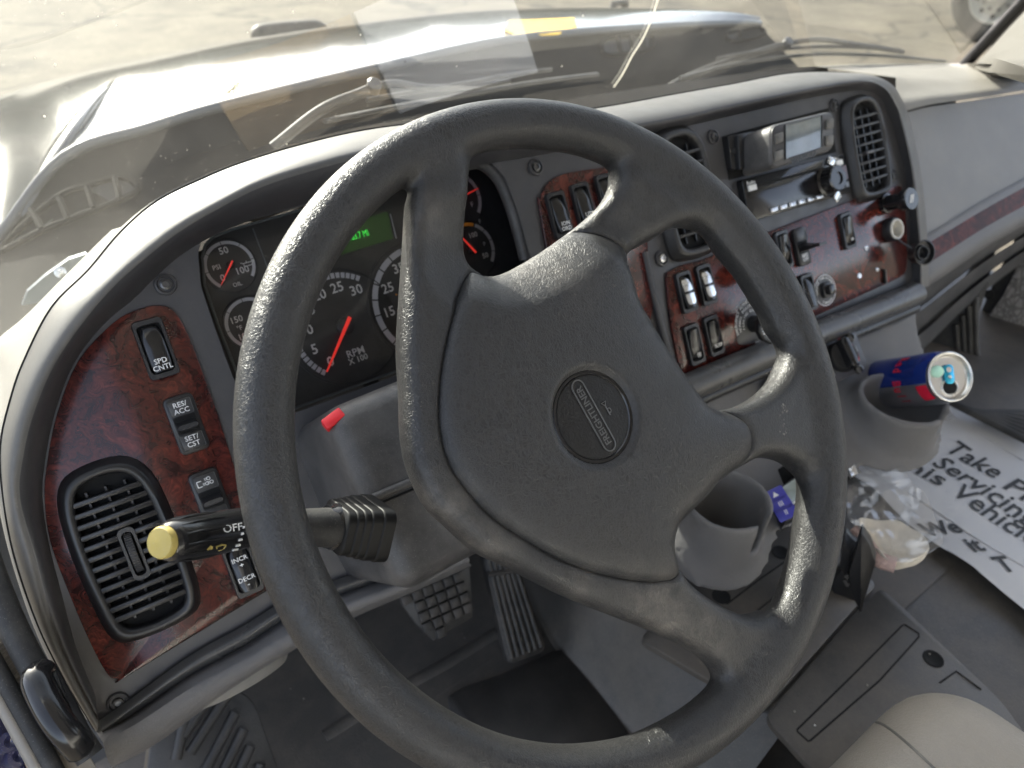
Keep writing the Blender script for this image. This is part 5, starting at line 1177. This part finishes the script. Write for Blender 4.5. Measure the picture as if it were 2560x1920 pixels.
# hand-held controller with a small screen
dv = Fr(at(1700, 1090, .91), unit(at(1740, 1062, .99)-at(1690, 1088, .99)), unit(-ray(1700, 1090)+A(0, 0, .25)))
hc_ = thing('brake_controller', 'small black controller box with grey screen and blue buttons', 'controller', dv.W(0, -.05, -.04))
q = ccw(dv.Ls([c18(260, 480), c18(480, 320), c18(640, 280), c18(690, 520), c18(345, 725), c18(330, 700)])); MB().prism(dv, rounded(q, .006), -.035, 0, .003).build('housing', M_black, hc_)
q = ccw(dv.Ls([c18(325, 445), c18(560, 290), c18(600, 460), c18(405, 565)])); MB().prism(dv, rounded(q, .004), .0, .0012, .0004).build('screen', M_lcd, hc_)
for x, y in ((300, 485), (345, 555), (385, 620)):
    p = dv.L(*c18(x, y)); bt = MB().prism(dv, rrect(p[0]-.0115, p[1]-.0075, p[0]+.0115, p[1]+.0075, .002), 0, .002, .0006).build('blue_button', M_bluebtn, hc_); text(dv, p[0], p[1], .0024, {300: '▲', 345: 'III', 385: 'II'}[x], .008, M_white, bt)
p = dv.L(*c18(475, 570)); MB().ring(dv, circle(p[0], p[1], .0065, 20), circle(p[0], p[1], .0045, 20), 0, .0012).build('round_mark', M_white, hc_)
q = dv.Ls([c18(280, 300), c18(640, 120), c18(760, 160), c18(700, 330), c18(480, 330), c18(290, 470)], -.03); MB().prism(dv, ccw(q), -.06, -.032, .003).build('mount_shoe', M_hole, hc_)
q = ccw(dv.Ls([c18(860, 290), c18(910, 250), c18(935, 320), c18(885, 345)], -.01)); o = MB().prism(dv, q, -.02, -.008, .001).build('side_clip', M_chrome, hc_)
# passenger door panel and sill
dpn = thing('passenger_door_panel', 'grey grained kick panel with black edge at passenger door', 'door panel', at_x(2160, 900, 1.32))
DF = Fr(at_x(2160, 700, 1.30), unit(A(.25, -1, 0)), unit(A(-1, -.25, .1)))
q = ccw(DF.Ls([(2225,505),(2205,560),(2165,640),(2130,690),(2122,715),(2126,740),(2140,790),(2165,860),(2225,900),(2400,950),(2400,400)])); MB().prism(DF, q, -.03, .0, .004).build('panel', M_carpet, dpn)
q = ccw(DF.Ls([(2212,440),(2190,520),(2150,600),(2112,690),(2104,722),(2112,760),(2130,820),(2160,885),(2225,925),(2400,990),(2400,400)], -.01)); MB().prism(DF, q, -.05, -.012, .003).build('panel_edge', M_rubber, dpn)
for u, v in ((2136,704),(2200,857),(2136,636)): MB().lathe(DF.sub(*DF.L(u, v), .0), [(.010, 0), (.009, .002), (0, .002)], 14).build('clip', M_hole, dpn)
ks = thing('kick_trim', 'black ribbed trim and dark sheet for the shadowed foot well by the passenger door', 'trim', at_x(2060, 860, 1.2))
KF = Fr(at_x(2060, 760, 1.12), unit(A(.5, -1, 0)), unit(A(-1, -.5, .2)))
q = ccw(KF.Ls([(1980,720),(2000,690),(2060,640),(2120,560),(2160,500),(2135,610),(2112,690),(2104,722),(2112,760),(2130,820),(2160,885),(2215,975),(2094,893),(2046,872),(2000,850)])); MB().prism(KF, q, -.03, 0, .002).build('foot_well_shade', M_rubber, ks)  # dark sheet put in for the shade of the foot well
for k in range(4): MB().tube([KF.px(2065+k*14, 700-k*20, .004), KF.px(2070+k*13, 760, .004), KF.px(2100+k*14, 850+k*6, .004)], .006, 8).build('trim_rib', M_rubber, ks, 60)
for k in range(7): MB().tube([at_z(2052+k*8, 868+k*5.5-k*1.5, ZT+.03), at_z(2230, 958+k*3-k*14, ZT+.03)], .006, 8).build('sill_rib', M_rubber, ks, 60)
# crumpled clear bag with a cream mask inside
mk = Fr(at(1945, 1175, 1.03), CR, unit(-ray(1945, 1175)*.6+A(0, 0, .7)))
mo = mk.Ls([c18(920, 690), c18(1080, 680), c18(1310, 720), c18(1480, 880), c18(1420, 960), c18(1300, 1010), c18(1150, 990), c18(1040, 880)])
mo = ccw(cr(mo, 4, True)); cm = np.mean(mo, 0)
msk = thing('dust_mask', 'cream folded dust mask with pink mesh edge inside the clear bag', 'mask', mk.W(*cm, -.03))
rows = [[mk.W(*(cm+(p-cm)*s_), z_+.004*math.sin(5*math.atan2(*(p-cm)))*s_) for p in mo] for s_, z_ in ((1.0, -.02), (1.0, .0), (.96, .006), (.80, -.001), (.55, -.010), (.25, -.014), (.02, -.014))]
MB().loft(rows, True).build('mask_shell', M_cloth, msk, 70)
ed = mk.Ls([c18(905, 740), c18(1010, 860), c18(1090, 960), c18(1230, 1008)], .0); MB().tube([mk.W(p[0], p[1], -.006) for p in cr(ed, 5)], .010, 10).build('mesh_edge', M_mesh, msk, 60)
bgf = Fr(at(1930, 1130, 1.015), CR, unit(-ray(1930, 1130)*.5+A(0, 0, .8)))
bo = ccw(cr(bgf.Ls([c18(850, 400), c18(930, 335), c18(1090, 320), c18(1260, 330), c18(1300, 440), c18(1440, 590), c18(1500, 700), c18(1560, 880), c18(1500, 960), c18(1310, 1050), c18(1150, 1000), c18(1000, 820), c18(860, 740), c18(830, 560)]), 3, True))
xs = [p[0] for p in bo]; ys = [p[1] for p in bo]; G = .0035
gx = np.arange(min(xs), max(xs), G); gy = np.arange(min(ys), max(ys), G); XX, YY = np.meshgrid(gx, gy, indexing='ij'); sd = sd_poly(bo, XX, YY)
from mathutils import noise as mnoise
def crump(x, y): 
    v_ = 0
    for s_, a_ in ((18, .016), (45, .006), (90, .0015)): v_ += a_*abs(mnoise.noise(Vector((x*s_, y*s_, s_))))
    return .002+v_
pts2 = [A(*p) for p in bo]+[A(XX[i, j], YY[i, j]) for i in range(len(gx)) for j in range(len(gy)) if sd[i, j] < -G*.5]
vv, ee, ff, *_ = delaunay_2d_cdt([Vector((p[0], p[1])) for p in pts2], [], [list(range(len(bo)))], 1, 1e-6)
o = mesh_obj('plastic_bag', [bgf.W(p[0], p[1], crump(p[0], p[1])+.012) for p in vv], ff, M_film, None, 25); tag(o, 'crumpled clear plastic bag lying on the paper mat', 'bag')
# ---------------------------------------------------------------- driver seat
lo, hi = (-.34, -.86, -.46), (.36, -.12, -.20); h5 = .009
X, Y, Z = grid(lo, hi, h5)
zt_ = -.252-.02*np.clip((Y+.40)/.25, 0, 1)**2
st_ = rbox(X, Y, Z-(-.252-zt_)*-1, (.0, -.52, -.34), (.275, .335, .088), .06)
V, Q = surface_nets(st_, lo, h5); V = relax(V, Q, 3, .5)
se = thing('driver_seat', 'beige vinyl driver seat cushion with stitched seam', 'seat', (0, -.5, -.43)); mesh_obj('cushion', V, Q, M_seat, se, 180)
sb = BVHTree.FromPolygons([Vector(p) for p in V], [tuple(int(i) for i in q) for q in Q])
sp = [hit(sb, u, v, .0) for u, v in cr([A(1850, 1572), A(1878, 1560), A(1910, 1567), A(1960, 1606), A(2020, 1662), A(2080, 1720)], 8)]; sp = [p for p in sp if p is not None]
if len(sp) > 2: MB().tube(sp, .0013, 6).build('seam', M_worn, se, 60)
# ---------------------------------------------------------------- door edge at lower left
dd_ = thing('door_sill', 'brown-grey ribbed door sill with black seals and blue body edge', 'door sill', at(100, 1640, .75))
EF = Fr(at(90, 1500, .66), unit(A(.2, 1, .1)), unit(A(.55, -.45, .70))); EF = Fr(at(90, 1500, .66), unit(at(20, 1360, .66)-at(190, 1640, .66)), unit(-ray(90, 1500)+A(.3, 0, .1)))
def band(l_, r_, m, z0, z1, name): MB().prism(EF, ccw(EF.Ls(l_+r_[::-1])), z0, z1, .002).build(name, m, dd_, 50)
band([(-40,1330),(0,1430),(70,1560),(128,1660),(180,1760)], [(-40,1250),(20,1348),(60,1412),(140,1540),(215,1665),(270,1760)], M_sill, -.02, 0, 'sill_strip')
for k in range(34):
    t = k/33; a_ = A(-36, 1345)+(A(120, 1640)-A(-36, 1345))*t; c_ = A(-2, 1318)+(A(168, 1590)-A(-2, 1318))*t
    MB().tube([EF.px(*a_, .0), EF.px(*c_, .0)], .0009, 5).build('sill_rib', M_sill, dd_, 60)
MB().tube(cr([EF.px(u, v, .012) for u, v in ((-50,1130),(-22,1228),(22,1340),(68,1432),(130,1535),(195,1635))], 5), .009, 14).build('door_seal', M_rubber, dd_, 70)
MB().tube(cr([EF.px(u, v, .004) for u, v in ((-30,1400),(40,1525),(110,1650),(170,1760))], 5), .006, 10).build('door_seal', M_rubber, dd_, 70)
MB().tube(cr([EF.px(u, v, .0) for u, v in ((-40,1440),(20,1545),(85,1665),(140,1760))], 5), .005, 10).build('edge_trim', M_sill, dd_, 70)
band([(-60,1400),(-60,1760)], [(-10,1490),(120,1760)], M_blue, -.08, -.012, 'body_edge')
for u, v in ((18,1605),(36,1635)): MB().lathe(EF.sub(*EF.L(u, v, -.012), -.012), [(.008, 0), (.007, .006), (.004, .007), (0, .005)], 14).build('hinge_bolt', M_blue, dd_)
hd_ = thing('door_grab_bar', 'black loop grab handle beside the dash end', 'handle', at(120, 1560, .6))
hp = cr([EF.px(u, v, o_) for u, v, o_ in ((92,1445,.02),(78,1462,.03),(90,1500,.035),(118,1550,.04),(150,1590,.04),(180,1625,.03))], 6); MB().tube(hp, [.006]+[.0095]*(len(hp)-2)+[.007], 14, flat=.8).build('handle_bar', M_gloss, hd_, 70)
q = EF.Ls([(88,1438),(110,1432),(125,1446),(200,1590),(194,1618),(182,1625),(120,1500)], .02); MB().prism(EF, ccw(cr(q, 3, True)), .002, .026, .005, 3).build('handle_base', M_black, hd_, 60)

# grit on the floor
for k in range(20):
    u, v = random.choice(((random.uniform(560, 1250), random.uniform(1350, 1655)), (random.uniform(1650, 2150), random.uniform(1250, 1600))))
    p = at_z(u, v, ZF if u < 1300 else ZT+.011); r_ = random.uniform(.0006, .0015); g_ = Fr(p, A(1, random.uniform(-1, 1), 0), A(0, 0, 1))
    rows_ = [[g_.W(r_*a_*math.cos(R(72*i+b_))*random.uniform(.7, 1.3), r_*a_*math.sin(R(72*i+b_))*random.uniform(.7, 1.3), r_*z_) for i in range(5)] for a_, z_, b_ in ((.8, 0, 0), (1, .5, 20), (.4, 1.0, 40))]
    b = MB().loft(rows_, True); b.f.append(tuple(range(10, 15)))
    o = b.build('grit', [M_pad, M_worn, M_white][k % 3] if k % 7 == 0 else M_sill, None, 0); tag(o, 'tiny crumb of grit on the driver floor near the pedals' if u < 1300 else 'tiny crumb of grit on the rear engine cover', 'grit', 'grit by the pedals' if u < 1300 else 'grit on the engine cover')
# ---------------------------------------------------------------- windshield
us = np.linspace(-.62, 1.46, 40); zs = np.linspace(-.16, .62, 24)
rows = [[A(x, glass_y(x)-GL*z+.0, z) for x in us] for z in zs]
rows2 = [[p+A(0, .006, .003) for p in r_] for r_ in rows]
ws = thing('windshield', 'dusty curved windshield with a crack and dried specks', 'windshield', (.45, .6, -.16))
MB().loft(rows).build('glass_pane', M_glass, ws, 180)
MB().tube([on_glass(u, v, -.004) for u, v in cr([A(1424, -10), A(1408, 40), A(1388, 85), A(1366, 120), A(1345, 160), A(1326, 188)], 5)], .0011, 6).build('crack', M_crack, ws)
for i in range(9):
    a = R(70+random.uniform(-45, 45)); l_ = random.uniform(25, 55)
    MB().tube([on_glass(497+random.uniform(-8, 8), 205+random.uniform(-6, 6), -.003), on_glass(500+l_*math.cos(a)*.8, 205-l_*math.sin(a), -.003)], .0006, 5).build('dried_splash', M_crack, ws)
for i in range(26):
    u, v = random.uniform(20, 1500), random.uniform(20, 330)
    p = on_glass(u, v, -.003); MB().lathe(Fr(p, A(1, 0, 0), unit(-ray(u, v))), [(random.uniform(.0004, .0010), 0), (0, .0004)], 7).build('speck', M_crack if i % 3 else M_ink, ws)
MB().tube([on_glass(u, v, -.004) for u, v in ((2084,140),(2110,112),(2150,68),(2212,2),(2290,-90))], .012, 12).build('glass_seal', M_black, ws, 70)
q0 = [on_glass(u, v, -.022) for u, v in ((2100,146),(2126,118),(2166,74),(2228,8),(2304,-82))]; q1 = [on_glass(u, v, -.10) for u, v in ((2250,190),(2290,170),(2350,130),(2420,80),(2500,0))]
ap = thing('pillar_trim', 'beige trim of the right windshield pillar', 'pillar', on_glass(2150, 145)); MB().loft([q0, mixrow(q0, q1, .5), q1]).build('trim_panel', M_pillar, ap, 60)
# dotted black band at the glass foot is carried by the cowl seal
# ---------------------------------------------------------------- wipers
def wiper(lab, blade, arm, offb=.02):
    t = thing('wiper', lab, 'wiper', on_glass(*blade[0], offb), 'windshield wipers')
    B = cr([on_glass(u, v, offb) for u, v in blade], 6); MB().tube(B, .0055, 10, flat=.5).build('blade', M_rubber, t, 60)
    MB().tube([p+A(0, .008, .012) for p in B[4:-4]], .0032, 8).build('blade_holder', M_rubber, t, 60)
    a_ = cr([on_glass(u, v, offb+.018) for u, v in arm], 6); MB().tube(a_, [.0065]*(len(a_)//2)+[.0045]*(len(a_)-len(a_)//2), 10).build('arm', M_rubber, t, 60)
    MB().lathe(Fr(a_[len(a_)//2], A(1, 0, 0), A(0, -.6, .8)), [(.009, -.004), (.009, .008), (.006, .011), (0, .011)], 14).build('arm_joint', M_screw, t)
    return t
wiper('wiper lying across the lower driver side glass', [(700,262),(850,232),(1000,205),(1150,178),(1290,160)], [(590,318),(690,240),(770,205),(845,180),(935,190),(1100,178)])
wiper('wiper arched over the passenger side glass foot', [(1470,168),(1600,135),(1760,118),(1900,120),(2040,132)], [(1400,215),(1500,160),(1640,112),(1752,86),(1850,96),(1950,112)])
# ---------------------------------------------------------------- hood and cowl
def rowy(pts, ys): return cr([at_y(u, v, y) for (u, v), y in zip(pts, ys)], 6)
RD = [(-420,1020),(-120,650),(0,510),(140,340),(320,278),(500,225),(830,145),(1110,85),(1400,60),(1600,50),(1640,52)]
yy = [.80,.90,.93,.95,.96,.96,.96,.96,.96,.95,.95]
ridge = rowy(RD, yy)
base = [A(p[0], .70-.06*((p[0]-.5)/.9)**2, -.17-.05*((p[0]-.5)/.9)**2) for p in ridge]
hood = thing('truck_hood', 'pale glossy truck hood with grey rear cowl and vents', 'hood', (.5, 1.3, -.4))
MB().loft([mixrow(base, [p+A(0, -.006, -.006) for p in ridge], t) for t in np.linspace(0, 1, 6)]).build('cowl_panel', M_cowl, hood, 60)
cwv = MB().loft([mixrow(base, [p+A(0, -.006, -.006) for p in ridge], t) for t in np.linspace(0, 1, 6)]); cbv = BVHTree.FromPolygons([Vector(p) for p in cwv.v], cwv.f)
MB().tube(ridge, .009, 10).build('hood_rear_edge', M_hood, hood, 70)
FRT = [(-500,420),(-150,262),(0,206),(150,163),(345,122),(540,85),(750,58),(1000,36),(1250,30),(1500,38),(1640,48)]
yf = [1.35,1.6,1.7,1.75,1.8,1.8,1.75,1.6,1.35,1.08,.97]
front = rowy(FRT, yf)
hr = []
for t in np.linspace(0, 1, 12): hr.append([p*(1-t)+q*t+A(0, 0, .035)*math.sin(math.pi*t)*(.4+.6*math.sin(math.pi*i/(len(ridge)-1))) for i, (p, q) in enumerate(zip(ridge, front))])
hr += [[p+A(0, .03, -.02) for p in front], [p+A(0, .08, -.10) for p in front], [p+A(0, .10, -.5) for p in front]]
MB().loft(hr).build('hood_top', M_hood, hood, 80)
hm_ = MB().loft(hr); hbv = BVHTree.FromPolygons([Vector(p) for p in hm_.v], hm_.f)
# raised fender shoulder on the left
sh_ = [hit(hbv, u, v, .0) for u, v in cr([A(20, 490), A(70, 400), A(130, 300), A(185, 225), A(260, 150)], 6)]; sh_ = [p for p in sh_ if p is not None]
if len(sh_) > 4: MB().tube([p-A(0, 0, .012) for p in sh_], [.01+.03*math.sin(math.pi*i/(len(sh_)-1)) for i in range(len(sh_))], 16, flat=.35).build('fender_crease', M_hood, hood, 80)
sd_ = [front[-1], ridge[-1]]
MB().loft([[ridge[-1], front[-1]], [ridge[-1]+A(.06, 0, -.10), front[-1]+A(.06, 0, -.10)], [ridge[-1]+A(.10, 0, -.6), front[-1]+A(.1, 0, -.6)]]).build('hood_side', M_cowl, hood, 60)
def cowl_vent(outline, ribs, lab):
    P_ = [hit(cbv, u, v, .006) for u, v in outline]; P_ = [p for p in P_ if p is not None]
    if len(P_) > 3: MB().tube(cr(P_, 4, True)+[cr(P_, 4, True)[0]], .0045, 8, caps=False).build('vent_rim', M_cowl, hood, 60)
    ins_ = [p+A(0, .004, 0) for p in P_]
    if len(ins_) > 3: mesh_obj('vent_opening', ins_, [tuple(range(len(ins_)))], mat('vent_dark'+lab, (.03, .03, .03), .8), hood, 0)
    for a_, c_ in ribs:
        p, q = hit(cbv, *a_, .009), hit(cbv, *c_, .009)
        if p is not None and q is not None: MB().tube([p, q], .005, 6).build('vent_rib', M_cowl, hood)
cowl_vent([(-30,512),(40,465),(120,428),(200,398),(248,383),(280,388),(296,410),(258,432),(180,462),(90,498),(0,540)], [((67,452),(92,495)),((128,428),(148,472)),((188,405),(203,450)),((248,384),(259,431))], 'a')
cowl_vent([(1302,92),(1325,80),(1395,68),(1408,76),(1402,105),(1330,118),(1304,114)], [((1335,80),(1342,116)),((1362,76),(1370,111)),((1385,72),(1392,106))], 'b')
cowl_vent([(1570,72),(1600,64),(1640,60),(1650,74),(1600,86),(1575,86)], [((1600,66),(1604,84))], 'c')
# flat yellow patch on the hood, rubber stops
q = [hit(hbv, u, v, .03) for u, v in ((1088,62),(1100,44),(1240,38),(1246,56),(1205,72),(1120,76))]
if all(p is not None for p in q):
    o = mesh_obj('yellow_patch', q+[p+A(0, .0, -.003) for p in q], [tuple(range(6)), tuple(range(11, 5, -1))]+[(i, (i+1) % 6, 6+(i+1) % 6, 6+i) for i in range(6)], mat('flat_yellow', (.80, .52, .06), .5), None, 0); tag(o, 'flat yellow patch on the hood top', 'sticker')
pf_ = [at_y(u, v, 1.82) for u, v in ((545,82),(580,74),(640,68),(705,64))]
mr_ = thing('hood_mirror', 'black hood mirror housing beyond the left hood edge', 'mirror', pf_[0]+A(.1, 0, -.3))
MB().tube(cr(pf_, 5), [.012, .022, .026, .028, .028, .028, .028, .028, .028, .028, .028, .028, .028, .028, .024, .012], 14).build('housing', M_rubber, mr_, 70)
MB().tube([pf_[1]+A(.02, 0, 0), pf_[1]+A(.03, .02, -.3)], .01, 8).build('stem', M_rubber, mr_)
p_ = at_y(1338, 6, 1.4); an = thing('grab_loop', 'small black hood handle on the far right edge', 'handle', p_+A(0, 0, -.06)); MB().tube([p_+A(-.03, 0, -.05), p_+A(-.02, 0, .0), p_+A(.02, 0, .0), p_+A(.03, 0, -.05)], .012, 8).build('handle_loop', M_rubber, an)
# metal hinge cover at the lower left of the glass
hq_ = [on_glass(u, v, .03) for u, v in ((48,660),(60,630),(100,595),(150,560),(188,548),(182,575),(130,610),(80,655))]
hg = thing('cowl_bracket', 'blue-grey metal bracket with bolt outside the left glass corner', 'bracket', hq_[0]); mesh_obj('plate', hq_+[p+A(0, .006, 0) for p in hq_], [tuple(range(8)), tuple(range(15, 7, -1))]+[(i, (i+1) % 8, 8+(i+1) % 8, 8+i) for i in range(8)], mat('blue_grey_metal', (.09, .11, .125), .4, metal=.3), hg, 0)
MB().lathe(Fr(on_glass(130, 588, .026), A(1, 0, 0), unit(-ray(130, 588))), [(.006, -.003), (.006, .003), (.003, .005), (0, .005)], 12).build('bolt', M_alu, hg)
# ---------------------------------------------------------------- yard and the other truck
ZG = -1.55
b = MB(); b.add([A(-400, -400, ZG), A(400, -400, ZG), A(400, 400, ZG), A(-400, 400, ZG)], [(0, 1, 2, 3)]); structure(b.build('ground', M_ground, None, 0))
wc = at_z(2118, 96, ZG); c_ = A(wc[0], wc[1], ZG+.50)
dirw = unit(A(*(CAM-c_)[:2], 0)); dirw = unit(dirw+A(-.25, .35, 0)); WF = Fr(c_, np.cross(A(0, 0, 1), dirw), dirw)
tw = thing('spare_truck_wheel', 'white ten-bolt wheel and tyre of another parked truck', 'wheel', (c_[0], c_[1], ZG))
MB().lathe(WF, [(.30, -.26), (.46, -.26), (.495, -.22), (.50, -.13), (.495, -.03), (.46, .0), (.36, .01), (.30, -.005), (.29, -.03)], 64, caps=False).build('tyre', M_tyre, tw, 50)
rm = MB().lathe(WF, [(.295, -.02), (.292, .008), (.280, .008), (.270, -.03), (.235, -.06), (.20, -.05), (.15, -.035), (.10, -.03), (.095, .03), (.06, .05), (0, .05)], 48, caps=False).build('rim', M_whitepaint, tw, 50)
for k in range(10):
    a = R(36*k); MB().lathe(WF, [(.016, -.05), (.016, .0), (.01, .01), (0, .01)], 8, .155*math.cos(a), .155*math.sin(a)).build('wheel_nut', M_screw, rm)
    a = R(36*k+18); MB().lathe(WF, [(.022, -.056), (.022, -.046), (0, -.045)], 12, .225*math.cos(a), .225*math.sin(a)).build('hand_hole', M_hole, rm)
ob = thing('parked_truck', 'dark underbody and grey bumper corner of the other parked truck', 'truck', (c_[0]+.6, c_[1]+1.2, ZG))
BF = Fr(c_+dirw*-.5+A(0, 0, .75), WF.h, dirw); MB().box(BF, -2.2, -.22, -1.4, 3.5, 1.9, 0, .03).build('truck_body', M_hood, ob); MB().box(BF, -1.9, -.62, -1.2, -.62, -.25, .0, .03).build('bumper', M_cowl, ob); MB().box(BF, -1.4, -.85, -.35, -1.05, -.55, -.05, .02).build('mud_flap', M_tyre, ob)
# tree line and sheds round the yard: only their mirror image shows, in the hood
tl = MB()
for k in range(260):
    a = R(-75+150*k/259+random.uniform(-.4, .4)); d = random.uniform(34, 46); r_ = random.uniform(1.6, 3.6); c0_ = A(d*math.sin(a), d*math.cos(a), ZG+random.uniform(1.0, 5.5))
    f_ = Fr(c0_, A(1, 0, 0), A(0, 0, 1)); m_ = 7
    rows_ = [[f_.W(r_*math.sin(R(30*j))*math.cos(R(360*i/m_))*random.uniform(.75, 1.2), r_*math.sin(R(30*j))*math.sin(R(360*i/m_))*random.uniform(.75, 1.2), -r_*math.cos(R(30*j))*random.uniform(.85, 1.15)) for i in range(m_)] for j in range(7)]
    tl.loft(rows_, True)
o = tl.build('distant_trees', mat('far_foliage', (.045, .06, .025), .9, var=.4, vscale=.6), None, 0); o['kind'] = 'stuff'; tag(o, 'distant tree line round the yard', 'trees')
# papers on the dash shelf, seen only as reflections in the glass
for nm, lab, cat_, x0, x1, y0, y1, m_ in (('cardboard_folder', 'brown folder on the dash shelf, mirrored in the windshield', 'folder', -.015, .186, .425, .555, M_brownpaper), ('paper_sheet', 'white papers on the dash shelf, mirrored in the windshield', 'paper', .192, .43, .42, .56, M_dashpaper)):
    o = MB().box(Fr(A(0, 0, .004), A(1, 0, 0), A(0, 0, 1)), x0, y0, 0, x1, y1, .003, .0).build(nm, m_, None, 0); tag(o, lab, cat_)
# ---------------------------------------------------------------- cab shell above and behind (roof and rear wall shade the interior)
rf = MB(); xs_ = np.linspace(-.55, 1.5, 9)
rf.loft([[A(x, glass_y(x)-GL*.62, .62) for x in xs_], [A(x, .10, .80) for x in xs_], [A(x, -.4, .90) for x in xs_], [A(x, -1.15, .90) for x in xs_], [A(x, -1.2, .6) for x in xs_], [A(x, -1.22, -.6) for x in xs_]])
o = structure(rf.build('cab_shell', M_headliner, None, 60))
